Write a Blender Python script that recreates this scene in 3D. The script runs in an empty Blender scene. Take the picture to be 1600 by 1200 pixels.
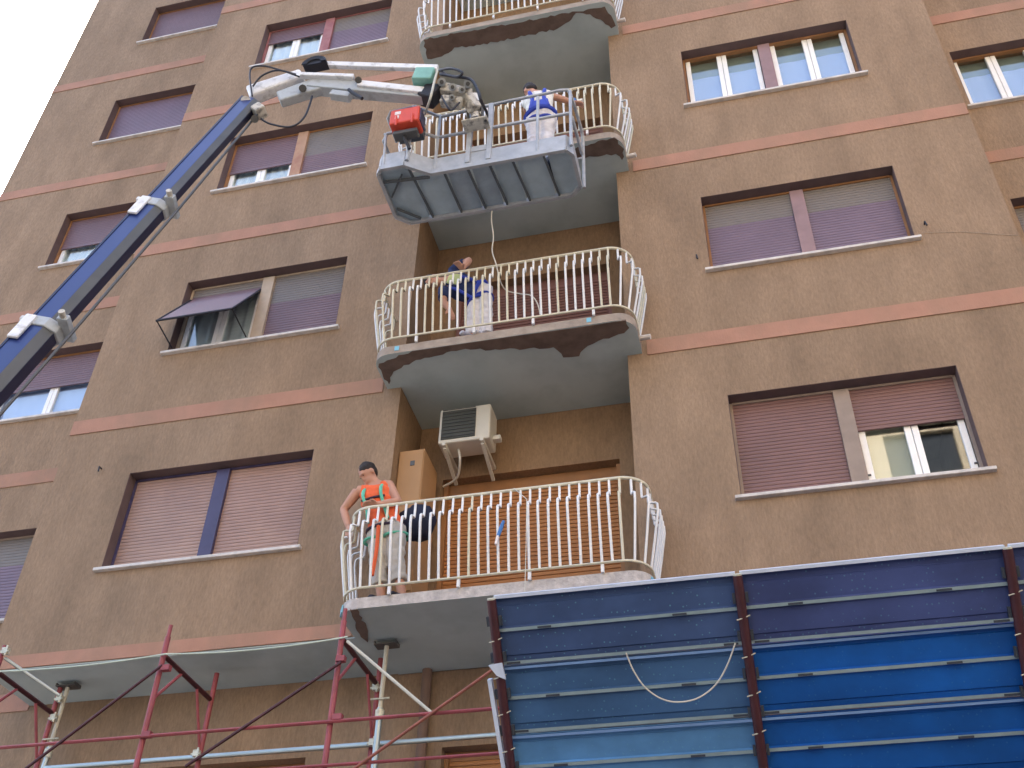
import bpy, bmesh, math, random
from mathutils import Vector, Matrix, noise as mnoise

random.seed(7)
S = bpy.context.scene
COL = S.collection

# ------------------------------------------------------------------ camera
CX, CY, CZ = 0.0833, -8.8406, 1.6
YAW, PITCH, ROLL, FPX = -0.25543, 0.70109, 0.02986, 1703.15      # solved from window corners, 1600 x 1200 pixels
C0 = Vector((CX, CY, CZ))
FW = Vector((math.sin(YAW)*math.cos(PITCH), math.cos(YAW)*math.cos(PITCH), math.sin(PITCH)))
_r = Vector((math.cos(YAW), -math.sin(YAW), 0)); _u = _r.cross(FW)
RT = _r*math.cos(ROLL) + _u*math.sin(ROLL); UP = -_r*math.sin(ROLL) + _u*math.cos(ROLL)
cam = bpy.data.cameras.new('camera'); camo = bpy.data.objects.new('camera', cam); COL.objects.link(camo)
cam.sensor_width = 36; cam.lens = FPX/1600*36; cam.clip_end = 3000; cam.clip_start = 0.05
M = Matrix((RT, UP, -FW)).transposed().to_4x4(); M.translation = C0
camo.matrix_world = M
S.camera = camo
def at(u, v, x=None, y=None, z=None):
    """photo pixel -> world point on the given plane"""
    d = FW + RT*((u-800)/FPX) + UP*((600-v)/FPX)
    if x is not None: t = (x-CX)/d.x
    elif y is not None: t = (y-CY)/d.y
    else: t = (z-CZ)/d.z
    return C0 + d*t

# ------------------------------------------------------------------ light
SUN = Vector((-0.42, 0.70, 1.0)).normalized()        # towards the sun: behind the building, to the left
w = bpy.data.worlds.new('World'); S.world = w; w.use_nodes = True
nt = w.node_tree; bg = nt.nodes['Background']
sky = nt.nodes.new('ShaderNodeTexSky'); sky.sky_type = 'NISHITA'; sky.sun_disc = False
sky.sun_elevation = math.asin(SUN.z); sky.sun_rotation = math.atan2(SUN.x, SUN.y)
sky.air_density = 1.0; sky.dust_density = 5.0; sky.ozone_density = 1.0; sky.altitude = 100
nt.links.new(sky.outputs[0], bg.inputs[0]); bg.inputs[1].default_value = 0.15
sl = bpy.data.lights.new('sun', 'SUN'); sl.energy = 2.6; sl.angle = math.radians(0.5); sl.color = (1, .94, .85)
slo = bpy.data.objects.new('sun', sl); COL.objects.link(slo)
slo.rotation_euler = (-SUN).to_track_quat('-Z', 'Y').to_euler(); slo.location = (0, 20, 40)
S.view_settings.view_transform = 'Standard'; S.view_settings.look = 'None'
S.view_settings.gamma = 1; S.view_settings.use_curve_mapping = False
S.view_settings.exposure = 2.4
S.render.engine = 'CYCLES'

# ------------------------------------------------------------------ materials
def lin(r, g, b):
    f = lambda c: (c/255/12.92) if c/255 <= .04045 else ((c/255+.055)/1.055)**2.4
    return (f(r), f(g), f(b))
MATS = {}
def mat(name, col, rough=.7, metal=0, var=.12, scale=6, stretch=(1, 1, 1), bump=0, bscale=80, bstretch=(1, 1, 1), spec=.4, dark=None, dscale=1.5, damt=.5, dstretch=(1, 1, 1), dlo=.45, dhi=.7):
    m = bpy.data.materials.new(name); m.use_nodes = True; n = m.node_tree.nodes; L = m.node_tree.links
    p = n['Principled BSDF']; p.inputs['Roughness'].default_value = rough; p.inputs['Metallic'].default_value = metal
    p.inputs['Specular IOR Level'].default_value = spec
    tc = n.new('ShaderNodeTexCoord')
    def nz(sc, st, det=4, rg=.6):
        mp = n.new('ShaderNodeMapping'); mp.inputs['Scale'].default_value = st
        L.new(tc.outputs['Object'], mp.inputs['Vector'])
        t = n.new('ShaderNodeTexNoise'); t.inputs['Scale'].default_value = sc; t.inputs['Detail'].default_value = det; t.inputs['Roughness'].default_value = rg
        L.new(mp.outputs[0], t.inputs['Vector']); return t
    t = nz(scale, stretch)
    mr = n.new('ShaderNodeMapRange'); mr.inputs['From Min'].default_value = .25; mr.inputs['From Max'].default_value = .75
    mr.inputs['To Min'].default_value = 1-var; mr.inputs['To Max'].default_value = 1+var
    L.new(t.outputs['Fac'], mr.inputs['Value'])
    mx = n.new('ShaderNodeVectorMath'); mx.operation = 'SCALE'; mx.inputs[0].default_value = col
    L.new(mr.outputs[0], mx.inputs['Scale'])
    out = mx.outputs[0]
    if dark is not None:
        t2 = nz(dscale, dstretch, 5, .6)
        r2 = n.new('ShaderNodeMapRange'); r2.inputs['From Min'].default_value = dlo; r2.inputs['From Max'].default_value = dhi
        r2.inputs['To Min'].default_value = 0; r2.inputs['To Max'].default_value = damt
        L.new(t2.outputs['Fac'], r2.inputs['Value'])
        mm = n.new('ShaderNodeMix'); mm.data_type = 'RGBA'; L.new(r2.outputs[0], mm.inputs['Factor'])
        L.new(out, mm.inputs[6]); mm.inputs[7].default_value = (*dark, 1); out = mm.outputs[2]
    L.new(out, p.inputs['Base Color'])
    if bump:
        t3 = nz(bscale, bstretch, 3, .6)
        b = n.new('ShaderNodeBump'); b.inputs['Strength'].default_value = bump; b.inputs['Distance'].default_value = .01
        L.new(t3.outputs['Fac'], b.inputs['Height']); L.new(b.outputs[0], p.inputs['Normal'])
    MATS[name] = m; return m
def stucco(name, col, dark, contrast=.17):
    m = mat(name, col, rough=.92, var=.1, scale=1.1, stretch=(1.2, 1.2, .6), bump=.6, bscale=55, bstretch=(1, 1, .28), spec=.2,
            dark=dark, dscale=.6, damt=.62, dstretch=(1.3, 1.3, .5), dlo=.46, dhi=.72)
    n = m.node_tree.nodes; L = m.node_tree.links; p = n['Principled BSDF']
    src = p.inputs['Base Color'].links[0].from_socket
    tc = [q for q in n if q.type == 'TEX_COORD'][0]
    mp = n.new('ShaderNodeMapping'); mp.inputs['Scale'].default_value = (1, 1, .3); L.new(tc.outputs['Object'], mp.inputs['Vector'])
    t = n.new('ShaderNodeTexNoise'); t.inputs['Scale'].default_value = 38; t.inputs['Detail'].default_value = 4; t.inputs['Roughness'].default_value = .75
    L.new(mp.outputs[0], t.inputs['Vector'])
    mr = n.new('ShaderNodeMapRange'); mr.inputs['From Min'].default_value = .3; mr.inputs['From Max'].default_value = .7
    mr.inputs['To Min'].default_value = 1-contrast; mr.inputs['To Max'].default_value = 1+contrast
    L.new(t.outputs['Fac'], mr.inputs['Value'])
    v = n.new('ShaderNodeVectorMath'); v.operation = 'SCALE'; L.new(src, v.inputs[0]); L.new(mr.outputs[0], v.inputs['Scale'])
    # soft vertical run-off streaks
    mp2 = n.new('ShaderNodeMapping'); mp2.inputs['Scale'].default_value = (1, 1, .3); L.new(tc.outputs['Object'], mp2.inputs['Vector'])
    t2 = n.new('ShaderNodeTexNoise'); t2.inputs['Scale'].default_value = 3.2; t2.inputs['Detail'].default_value = 5; t2.inputs['Roughness'].default_value = .62; L.new(mp2.outputs[0], t2.inputs['Vector'])
    r2 = n.new('ShaderNodeMapRange'); r2.inputs['From Min'].default_value = .36; r2.inputs['From Max'].default_value = .70; r2.inputs['To Min'].default_value = 1.06; r2.inputs['To Max'].default_value = .85; L.new(t2.outputs['Fac'], r2.inputs['Value'])
    v2 = n.new('ShaderNodeVectorMath'); v2.operation = 'SCALE'; L.new(v.outputs[0], v2.inputs[0]); L.new(r2.outputs[0], v2.inputs['Scale'])
    L.new(v2.outputs[0], p.inputs['Base Color'])
    return m
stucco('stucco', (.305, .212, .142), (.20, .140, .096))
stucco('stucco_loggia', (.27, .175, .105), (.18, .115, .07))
mat('band', (.40, .215, .15), .9, var=.1, scale=3, bump=.4, bscale=60, bstretch=(1, 1, .3), dark=(.30, .19, .13), damt=.75, dscale=1.6, dstretch=(1, 1, .5))
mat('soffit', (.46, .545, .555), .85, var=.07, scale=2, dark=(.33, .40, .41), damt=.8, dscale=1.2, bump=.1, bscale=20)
mat('mortar', (.165, .12, .10), .95, var=.18, scale=7, bump=.6, bscale=25, dark=(.09, .065, .055), damt=.7, dscale=4)
mat('slab_face', (.36, .30, .25), .9, var=.15, scale=7, bump=.4, bscale=25, dark=(.18, .15, .13), damt=.5, dscale=5)
mat('raw_concrete', (.50, .46, .44), .95, var=.22, scale=14, bump=1, bscale=22, dark=(.25, .22, .21), damt=.6, dscale=9)
mat('sill_stone', (.62, .58, .55), .7, var=.14, scale=9, dark=(.28, .26, .25), damt=.55, dscale=7, dlo=.5, dhi=.72)
mat('tile_floor', (.30, .19, .13), .7)
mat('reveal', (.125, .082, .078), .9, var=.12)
mat('lintel', (.19, .125, .10), .9, var=.1)
mat('shutter_mauve', (0.175, 0.108, 0.125), .45, var=.1, scale=2, dark=(.14, .09, .11), damt=.4, spec=.5)
mat('shutter_purple', (0.175, 0.12, 0.165), .45, var=.1, scale=2, spec=.5)
mat('shutter_grey', (0.19, 0.165, 0.15), .5, var=.1, scale=2, spec=.5)
mat('shutter_red', (0.19, 0.098, 0.09), .45, var=.1, scale=2, spec=.5)
mat('shutter_pink', (.33, .205, .165), .5, var=.12, scale=2, dark=(.40, .27, .2), damt=.5, dscale=1, spec=.5)
mat('shutter_orange', (.42, .185, .065), .5, var=.15, scale=3, dark=(.3, .13, .05), damt=.5, spec=.45)
mat('shutter_dark', (.20, .095, .08), .5, var=.12, scale=3, spec=.4)
mat('mull_navy', (.06, .05, .11), .4)
mat('mull_red', (.30, .11, .11), .6, dark=(.35, .2, .18), damt=.5, dscale=6)
mat('mull_tan', (.42, .26, .17), .75, dark=(.30, .12, .09), damt=.6, dscale=4)
mat('mull_beige', (.46, .36, .27), .75)
mat('mull_mauve', (.28, .18, .185), .6)
mat('mull_grey', (.30, .235, .195), .75)
mat('wood_orange', (.30, .145, .06), .6)
mat('white_frame', (.88, .87, .85), .35, var=.04)
mat('curtain', (.85, .88, .92), .9, var=.06, scale=5)
mat('blind_grey', (.34, .37, .33), .9, var=.05, scale=5)
mat('blind_sky', (.58, .65, .98), .9, var=.05, scale=5)  # blue paints the panes' sky reflection into the blind
mat('curtain_grey', (.80, .84, .92), .9, var=.06, scale=5)
mat('curtain_cream', (.66, .60, .48), .9, var=.04, scale=5)
mat('room', (.22, .22, .20), .95)
mat('rail_white', (.74, .74, .74), .5, var=.07, scale=18, dark=(.45, .36, .24), damt=.5, dscale=12, dlo=.55, dhi=.75)
mat('rail_yellow', (.62, .58, .45), .55, var=.1, scale=18, dark=(.4, .3, .18), damt=.5, dscale=12, dlo=.55, dhi=.75)
mat('tape', (.20, .48, .62), .5)
mat('ac_white', (.58, .56, .50), .5, var=.05)
mat('ac_grille', (.05, .055, .05), .6)
mat('steel_dark', (.10, .10, .10), .5, metal=.3)
mat('cabinet', (.40, .235, .115), .7, var=.06, scale=3)
mat('galv', (.40, .42, .45), .5, metal=.2, var=.16, scale=9, dark=(.27, .30, .34), damt=.5, dscale=3)
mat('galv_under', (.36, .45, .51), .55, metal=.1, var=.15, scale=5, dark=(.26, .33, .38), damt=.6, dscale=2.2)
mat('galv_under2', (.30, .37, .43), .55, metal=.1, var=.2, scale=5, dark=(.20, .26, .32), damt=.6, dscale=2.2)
mat('galv_dark', (.10, .115, .13), .6, metal=.3)
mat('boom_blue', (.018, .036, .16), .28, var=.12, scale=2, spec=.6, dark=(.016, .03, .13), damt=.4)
mat('boom_reflect', (.10, .10, .10), .45, metal=.2, dark=(.1, .1, .09), damt=.6)
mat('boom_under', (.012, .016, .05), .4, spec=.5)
mat('cast_white', (.74, .74, .75), .4, var=.08, scale=8, dark=(.30, .28, .25), damt=.7, dscale=9, dlo=.52, dhi=.7)
mat('cast_grey', (.42, .45, .47), .45, var=.12, scale=8, dark=(.2, .2, .2), damt=.6, dscale=8, dlo=.5, dhi=.7)
mat('cast_cream', (.58, .54, .46), .5, var=.1, scale=10, dark=(.12, .11, .10), damt=.8, dscale=12, dlo=.48, dhi=.62)
mat('rubber', (.022, .022, .03), .5)
mat('green_box', (.20, .42, .36), .5, var=.15, scale=9)
mat('red_plastic', (.62, .075, .04), .45, var=.08)
mat('label_white', (.75, .68, .66), .6)
mat('scaf_red', (.30, .066, .078), .5, var=.18, scale=8, dark=(.2, .05, .05), damt=.6, dscale=7, spec=.4)
mat('scaf_dark', (.058, .014, .02), .55, var=.2, scale=8, dark=(.04, .01, .015), damt=.6, dscale=7)
mat('scaf_rust', (.28, .10, .075), .7, var=.2, scale=9)
mat('tube_galv', (.42, .47, .47), .38, metal=.7, var=.15, scale=9, dark=(.25, .3, .3), damt=.5, dscale=9)
mat('tube_pale', (.52, .50, .42), .6, var=.1, scale=9)
mat('coupler', (.62, .62, .52), .5, metal=.3, dark=(.3, .25, .15), damt=.6, dscale=20)
mat('flange', (.30, .40, .44), .4, metal=.3, var=.12, scale=8)
mat('flange_sky_glint', (.20, .34, .62), .4, metal=.2, var=.12, scale=6)
mat('flange_pale', (.62, .70, .86), .4, metal=.1, var=.08)
mat('clip_dark', (.045, .055, .075), .6)
mat('rope', (.62, .60, .54), .85, var=.1, scale=40)
mat('rope_green', (.52, .60, .52), .85, var=.1, scale=40)
mat('skin', (.50, .27, .19), .6, var=.06, scale=8, spec=.3)
mat('hair', (.022, .016, .015), .7, var=.3, scale=60, bump=.6, bscale=120)
mat('orange_shirt', (.80, .135, .045), .8, var=.1, scale=9)
mat('trim_dark', (.05, .03, .05), .8)
mat('harness_green', (.12, .48, .34), .7)
mat('khaki', (.50, .47, .42), .9, var=.12, scale=9, dark=(.35, .33, .3), damt=.5, dscale=6)
mat('painter_white', (.72, .70, .72), .9, var=.08, scale=8, dark=(.45, .42, .5), damt=.5, dscale=7)
mat('white_shirt', (.80, .78, .72), .85, var=.05)
mat('navy_shirt', (.022, .035, .11), .85, var=.2, scale=9)
mat('blue_harness', (.03, .06, .42), .65, var=.1)
mat('lime_patch', (.55, .60, .28), .8)
mat('shoe', (.03, .03, .045), .7)
mat('shoe_white', (.55, .55, .6), .7, dark=(.15, .2, .5), damt=.8, dscale=12)
mat('lump', (.010, .013, .035), .8, var=.3, scale=6)
mat('plastic_blue', (.04, .17, .45), .4)
mat('asphalt', (.055, .055, .058), .9, var=.2, scale=3, bump=.4, bscale=90)
mat('paving', (.22, .21, .20), .9, var=.15, scale=2, bump=.3, bscale=40)
mat('kerb', (.42, .41, .39), .85)
mat('opp_wall', (.52, .43, .31), .9, var=.1, scale=.5)
mat('opp_trim', (.68, .64, .58), .9)
mat('opp_glass', (.03, .035, .04), .15)
mat('wire_dark', (.02, .02, .03), .6)
mat('roof', (.3, .18, .13), .9)

def plank_mat(name, col, vivid):  # bare steel; the mirrored sky is put into the base colour
    """galvanised scaffold plank, reflected sky painted in as blue, pressed with rows of small anti-slip holes"""
    m = mat(name, col, .42, metal=.15, var=.16, scale=2.2, stretch=(.6, 1, 1), spec=.5, dark=tuple(c*.55 for c in col), damt=.8, dscale=1.4, dstretch=(.8, 1, 1), dlo=.40, dhi=.66)
    n = m.node_tree.nodes; L = m.node_tree.links; p = n['Principled BSDF']
    src = p.inputs['Base Color'].links[0].from_socket
    tc = [q for q in n if q.type == 'TEX_COORD'][0]
    vo = n.new('ShaderNodeTexVoronoi'); vo.inputs['Scale'].default_value = 24; vo.inputs['Randomness'].default_value = .55
    L.new(tc.outputs['Object'], vo.inputs['Vector'])
    lt = n.new('ShaderNodeMath'); lt.operation = 'LESS_THAN'; lt.inputs[1].default_value = .14; L.new(vo.outputs['Distance'], lt.inputs[0])
    ml = n.new('ShaderNodeMath'); ml.operation = 'MULTIPLY'; ml.inputs[1].default_value = vivid; L.new(lt.outputs[0], ml.inputs[0])
    mm = n.new('ShaderNodeMix'); mm.data_type = 'RGBA'; L.new(ml.outputs[0], mm.inputs['Factor'])
    L.new(src, mm.inputs[6]); mm.inputs[7].default_value = (.16, .42, .50, 1); L.new(mm.outputs[2], p.inputs['Base Color'])  # teal dots paint daylight showing through the holes
    b = n.new('ShaderNodeBump'); b.inputs['Strength'].default_value = .6; b.inputs['Distance'].default_value = .006; L.new(lt.outputs[0], b.inputs['Height']); L.new(b.outputs[0], p.inputs['Normal'])
    return m
plank_mat('plank_slate', (.058, .105, .25), .5)
plank_mat('plank_violet', (.060, .088, .255), .3)
plank_mat('plank_steel', (.06, .15, .33), .35)
plank_mat('plank_sky', (.11, .29, .58), .25)
plank_mat('plank_cobalt', (.006, .115, .48), .12)

def glass_mat():
    m = bpy.data.materials.new('pane'); m.use_nodes = True; n = m.node_tree.nodes; L = m.node_tree.links
    for q in list(n):
        if q.type == 'BSDF_PRINCIPLED': n.remove(q)
    o = n['Material Output']
    tr = n.new('ShaderNodeBsdfTransparent'); tr.inputs[0].default_value = (.9, .94, .93, 1)
    gl = n.new('ShaderNodeBsdfGlossy'); gl.inputs['Roughness'].default_value = .02
    lw = n.new('ShaderNodeLayerWeight'); pw = n.new('ShaderNodeMath'); pw.operation = 'POWER'; pw.inputs[1].default_value = 3; L.new(lw.outputs['Facing'], pw.inputs[0])
    fr = n.new('ShaderNodeMath'); fr.operation = 'MULTIPLY_ADD'; fr.inputs[1].default_value = .7; fr.inputs[2].default_value = .13; L.new(pw.outputs[0], fr.inputs[0])
    mx = n.new('ShaderNodeMixShader'); L.new(fr.outputs[0], mx.inputs[0]); L.new(tr.outputs[0], mx.inputs[1]); L.new(gl.outputs[0], mx.inputs[2])
    L.new(mx.outputs[0], o.inputs[0]); MATS['pane'] = m
glass_mat()

# ------------------------------------------------------------------ mesh helpers
class MB:
    def __init__(s): s.v = []; s.f = []; s.mi = []; s.cur = 0
    def face(s, pts):
        b = len(s.v); s.v += [tuple(p) for p in pts]; s.f.append(tuple(range(b, b+len(pts)))); s.mi.append(s.cur); return s
    def box(s, x0, x1, y0, y1, z0, z1):
        b = len(s.v)
        s.v += [(x, y, z) for z in (z0, z1) for y in (y0, y1) for x in (x0, x1)]
        for q in ((0, 2, 3, 1), (4, 5, 7, 6), (0, 1, 5, 4), (2, 6, 7, 3), (0, 4, 6, 2), (1, 3, 7, 5)):
            s.f.append(tuple(b+i for i in q)); s.mi.append(s.cur)
        return s
    def beam(s, p0, p1, w, h, up=(0, 0, 1), w1=None, h1=None):
        """rectangular bar, w sideways and h along up"""
        p0, p1 = Vector(p0), Vector(p1); d = (p1-p0).normalized(); up = Vector(up)
        sd = d.cross(up)
        if sd.length < 1e-5: sd = d.cross(Vector((1, 0, 0)))
        sd.normalize(); u2 = sd.cross(d).normalized()
        w1 = w if w1 is None else w1; h1 = h if h1 is None else h1
        b = len(s.v)
        for p, ww, hh in ((p0, w, h), (p1, w1, h1)):
            for a, c in ((-1, -1), (1, -1), (1, 1), (-1, 1)): s.v.append(tuple(p + sd*a*ww/2 + u2*c*hh/2))
        for q in ((0, 1, 2, 3), (7, 6, 5, 4), (0, 4, 5, 1), (1, 5, 6, 2), (2, 6, 7, 3), (3, 7, 4, 0)):
            s.f.append(tuple(b+i for i in q)); s.mi.append(s.cur)
        return s
    def prof(s, p0, p1, pts, up=(0, 0, 1), k0=1, k1=1):
        """extrude a closed 2D profile (side, up) from p0 to p1"""
        p0, p1 = Vector(p0), Vector(p1); d = (p1-p0).normalized(); sd = d.cross(Vector(up)).normalized(); u2 = sd.cross(d).normalized()
        b = len(s.v); n = len(pts)
        for p, k in ((p0, k0), (p1, k1)):
            for a, c in pts: s.v.append(tuple(p + sd*a*k + u2*c*k))
        for i in range(n):
            j = (i+1) % n; s.f.append((b+i, b+j, b+n+j, b+n+i)); s.mi.append(s.cur)
        s.f.append(tuple(b+i for i in range(n-1, -1, -1))); s.mi.append(s.cur)
        s.f.append(tuple(b+n+i for i in range(n))); s.mi.append(s.cur)
        return s
    def tube(s, pts, r, n=8, closed=False):
        pts = [Vector(p) for p in pts]; b = len(s.v); rs = r if isinstance(r, (list, tuple)) else [r]*len(pts)
        ref = None; m = len(pts)
        for i, p in enumerate(pts):
            if closed: d = pts[(i+1) % m]-pts[i-1]
            else: d = pts[min(i+1, m-1)]-pts[max(i-1, 0)]
            d.normalize()
            if ref is None: ref = d.orthogonal().normalized()
            ref = (ref - d*ref.dot(d))
            if ref.length < 1e-6: ref = d.orthogonal()
            ref.normalize(); q = d.cross(ref)
            for k in range(n):
                a = 2*math.pi*k/n; s.v.append(tuple(p + (ref*math.cos(a)+q*math.sin(a))*rs[i]))
        for i in range(m if closed else m-1):
            for k in range(n):
                k2 = (k+1) % n; i2 = (i+1) % m
                s.f.append((b+i*n+k, b+i*n+k2, b+i2*n+k2, b+i2*n+k)); s.mi.append(s.cur)
        if not closed:
            s.f.append(tuple(b+k for k in range(n-1, -1, -1))); s.mi.append(s.cur)
            s.f.append(tuple(b+(m-1)*n+k for k in range(n))); s.mi.append(s.cur)
        return s
    def poly(s, pts, z0, z1):
        """extrude an XY outline from z0 to z1"""
        b = len(s.v); n = len(pts)
        for z in (z0, z1): s.v += [(p[0], p[1], z) for p in pts]
        for i in range(n):
            j = (i+1) % n; s.f.append((b+i, b+j, b+n+j, b+n+i)); s.mi.append(s.cur)
        s.f.append(tuple(b+i for i in range(n-1, -1, -1))); s.mi.append(s.cur)
        s.f.append(tuple(b+n+i for i in range(n))); s.mi.append(s.cur)
        return s
    def mesh(s, name, mats):
        me = bpy.data.meshes.new(name); me.from_pydata(s.v, [], s.f)
        if isinstance(mats, str): mats = [mats]
        for q in mats: me.materials.append(MATS[q])
        me.polygons.foreach_set('material_index', s.mi)
        bm = bmesh.new(); bm.from_mesh(me); bmesh.ops.recalc_face_normals(bm, faces=bm.faces); bm.to_mesh(me); bm.free()
        return me
    def build(s, name, mats, parent=None, smooth=False, bevel=0, label=None, recalc=True):
        me = s.mesh(name, mats); o = bpy.data.objects.new(name, me); COL.objects.link(o)
        if smooth: shade(me)
        if bevel:
            b = o.modifiers.new('bevel', 'BEVEL'); b.width = bevel; b.segments = 2; b.limit_method = 'ANGLE'; b.angle_limit = math.radians(40)
        if parent: setpar(o, parent)
        if label: o['label'] = label
        return o
def shade(me, ang=45):
    me.polygons.foreach_set('use_smooth', [True]*len(me.polygons))
    try: me.set_sharp_from_angle(angle=math.radians(ang))
    except Exception: pass
def setpar(o, p):
    o.parent = p
    o.matrix_parent_inverse = Matrix.Translation(-wloc(p))
def wloc(p):
    v = p.location.copy()
    while p.parent: p = p.parent; v = v + p.location*0
    return v
def thing(name, label, cat, loc=(0, 0, 0), group=None):
    o = bpy.data.objects.new(name, None); COL.objects.link(o); o.location = loc; o.empty_display_size = .2
    tag(o, label, cat, group); return o
def tag(o, label, cat, group=None):
    o['label'] = label; o['category'] = cat
    if group: o['group'] = group
    return o
def inst(name, me, parent, mw):
    o = bpy.data.objects.new(name, me); COL.objects.link(o); o.matrix_world = mw
    if parent: o.parent = parent; o.matrix_parent_inverse = Matrix.Translation(-wloc(parent))
    return o
def lerp(a, b, t): return a+(b-a)*t
def catenary(p0, p1, sag, n=14):
    p0, p1 = Vector(p0), Vector(p1)
    return [p0.lerp(p1, i/n) - Vector((0, 0, sag*4*(i/n)*(1-i/n))) for i in range(n+1)]
def smooth_path(pts, n=6):
    pts = [Vector(p) for p in pts]; out = []
    for i in range(len(pts)-1):
        a = pts[max(i-1, 0)]; b = pts[i]; c = pts[i+1]; d = pts[min(i+2, len(pts)-1)]
        for k in range(n):
            t = k/n
            out.append(.5*((2*b)+(c-a)*t+(2*a-5*b+4*c-d)*t*t+(3*b-a-3*c+d)*t**3))
    out.append(pts[-1]); return out

# ------------------------------------------------------------------ ground
g = MB().box(-400, 400, -400, 400, -.3, 0).build('road', 'asphalt'); g['kind'] = 'structure'
g = MB().box(-60, 60, -2.6, .82, .004, .14).build('pavement', 'paving'); g['kind'] = 'structure'
k = MB()
for i in range(60): k.box(-60+2*i+.01, -58+2*i-.01, -2.76, -2.61, 0.003, .145)
k = k.build('kerb', 'kerb'); k['kind'] = 'structure'
g = MB().box(-60, 60, -23.9, -20.5, .004, .13).build('pavement', 'paving'); g['kind'] = 'structure'

# ------------------------------------------------------------------ main building
XL, XR = -7.70, 3.30           # central projecting volume
WLX, WRX = -11.53, 12.5        # wings
YW = .82                       # wings and the storey below stand back by this much
ZB = 6.42                      # underside of the projecting volume
ZT = 26.5
LX0, LX1 = -3.52, -.94         # loggia
YB = .80                       # loggia back wall
FL = 3.1
SILL = [7.5+FL*i for i in range(6)]
WH = 1.265
B = thing('apartment_building', 'tall brown rough-plastered apartment block with salmon bands, shuttered windows and stacked balconies', 'building', (-2.2, 4, 0))

def facade(mb, x0, x1, z0, z1, y, ops, depth):
    xs = sorted({x0, x1} | {v for o in ops for v in o[:2]}); zs = sorted({z0, z1} | {v for o in ops for v in o[2:4]})
    for i in range(len(xs)-1):
        for j in range(len(zs)-1):
            cx, cz = (xs[i]+xs[i+1])/2, (zs[j]+zs[j+1])/2
            if any(o[0] < cx < o[1] and o[2] < cz < o[3] for o in ops): continue
            mb.face([(xs[i], y, zs[j]), (xs[i+1], y, zs[j]), (xs[i+1], y, zs[j+1]), (xs[i], y, zs[j+1])])
    for o in ops:
        a, b, c, d = o[:4]; dd = o[4] if len(o) > 4 else depth
        for p in (((a, y, c), (a, y, d), (a, y+dd, d), (a, y+dd, c)), ((b, y, c), (b, y+dd, c), (b, y+dd, d), (b, y, d)),
                  ((a, y, d), (b, y, d), (b, y+dd, d), (a, y+dd, d)), ((a, y, c), (a, y+dd, c), (b, y+dd, c), (b, y, c))): mb.face(p)
LWX = (-6.71, -4.46); RWX = (.056, 2.286); WWX = (-10.0, -8.2); RRX = (3.66, 5.9)
wins_c = [(*LWX, SILL[i], SILL[i]+WH) for i in range(4)] + [(*RWX, SILL[i], SILL[i]+WH) for i in range(3)]
m = MB()
facade(m, XL, XR, ZB, ZT, 0, wins_c + [(LX0, LX1, ZB, 18.7, .0001)], .34)
m.face([(XL, 0, ZB), (XL, 0, ZT), (XL, YW, ZT), (XL, YW, ZB)]); m.face([(XR, 0, ZB), (XR, YW, ZB), (XR, YW, ZT), (XR, 0, ZT)])
facade(m, WLX, XL, ZB, ZT, YW, [(*WWX, SILL[i], SILL[i]+WH) for i in range(5)], .34)
facade(m, XR, WRX, ZB, ZT, YW, [(*RRX, SILL[i], SILL[i]+WH) for i in (1, 2)], .34)
LOW = [(-6.1, -4.40, 3.9, 5.62), (-3.02, -1.6, 3.4, 5.62)]
facade(m, WLX, WRX, 0, ZB, YW, LOW, .3)
m.face([(WLX, YW, 0), (WLX, YW, ZT), (WLX, 13, ZT), (WLX, 13, 0)]); m.face([(WRX, YW, 0), (WRX, 13, 0), (WRX, 13, ZT), (WRX, YW, ZT)])
m.face([(WLX, 13, 0), (WLX, 13, ZT), (WRX, 13, ZT), (WRX, 13, 0)])
m.build('wall', 'stucco', B)
m = MB()
m.face([(WLX, YW, ZT), (WRX, YW, ZT), (WRX, 13, ZT), (WLX, 13, ZT)]); m.face([(XL, 0, ZT), (XR, 0, ZT), (XR, YW, ZT), (XL, YW, ZT)])
m.box(WLX-.3, XL-.31, YW-.4, 13.3, ZT+.01, ZT+.3); m.box(XL-.3, XR+.3, -.4, 13.3, ZT+.012, ZT+.302); m.box(XR+.31, WRX+.3, YW-.4, 13.3, ZT+.01, ZT+.3)
m.build('roof', 'roof', B)
# underside of the projecting volume
for a, b in ((XL+.002, LX0+.001), (LX1-.001, XR-.002)): MB().box(a, b, .003, YW-.003, ZB-.012, ZB+.05).build('soffit', 'soffit', B)
# loggia: side walls, back wall with a door opening per floor
DX0, DX1 = -3.21, -1.19
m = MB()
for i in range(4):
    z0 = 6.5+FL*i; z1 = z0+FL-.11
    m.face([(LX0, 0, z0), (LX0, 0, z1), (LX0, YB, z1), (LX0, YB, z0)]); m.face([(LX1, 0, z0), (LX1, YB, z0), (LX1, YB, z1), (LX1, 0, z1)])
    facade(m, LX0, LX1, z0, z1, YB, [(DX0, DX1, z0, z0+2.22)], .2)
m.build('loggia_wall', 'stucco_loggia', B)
# salmon bands
for i in range(-1, 4):
    zc = 9.56+FL*i; z0, z1 = zc-.105, zc+.105
    if i < 0: z0 = ZB+.004
    for (a, b) in ((XL+.004, -3.735), (-.725, XR-.004)):
        if i == 3: a, b = (XL+.004, XR-.004) if a < -4 else (None, None)
        if a is None: continue
        MB().box(a, b, -.012, .0-.001, z0, z1).build('band', 'band', B)
    if i >= 0 or True:
        MB().box(WLX+.004, XL-.004, YW-.012, YW-.001, zc-.105, zc+.105).build('band', 'band', B)
        MB().box(XR+.004, WRX-.004, YW-.012, YW-.001, zc-.105, zc+.105).build('band', 'band', B)

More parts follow.
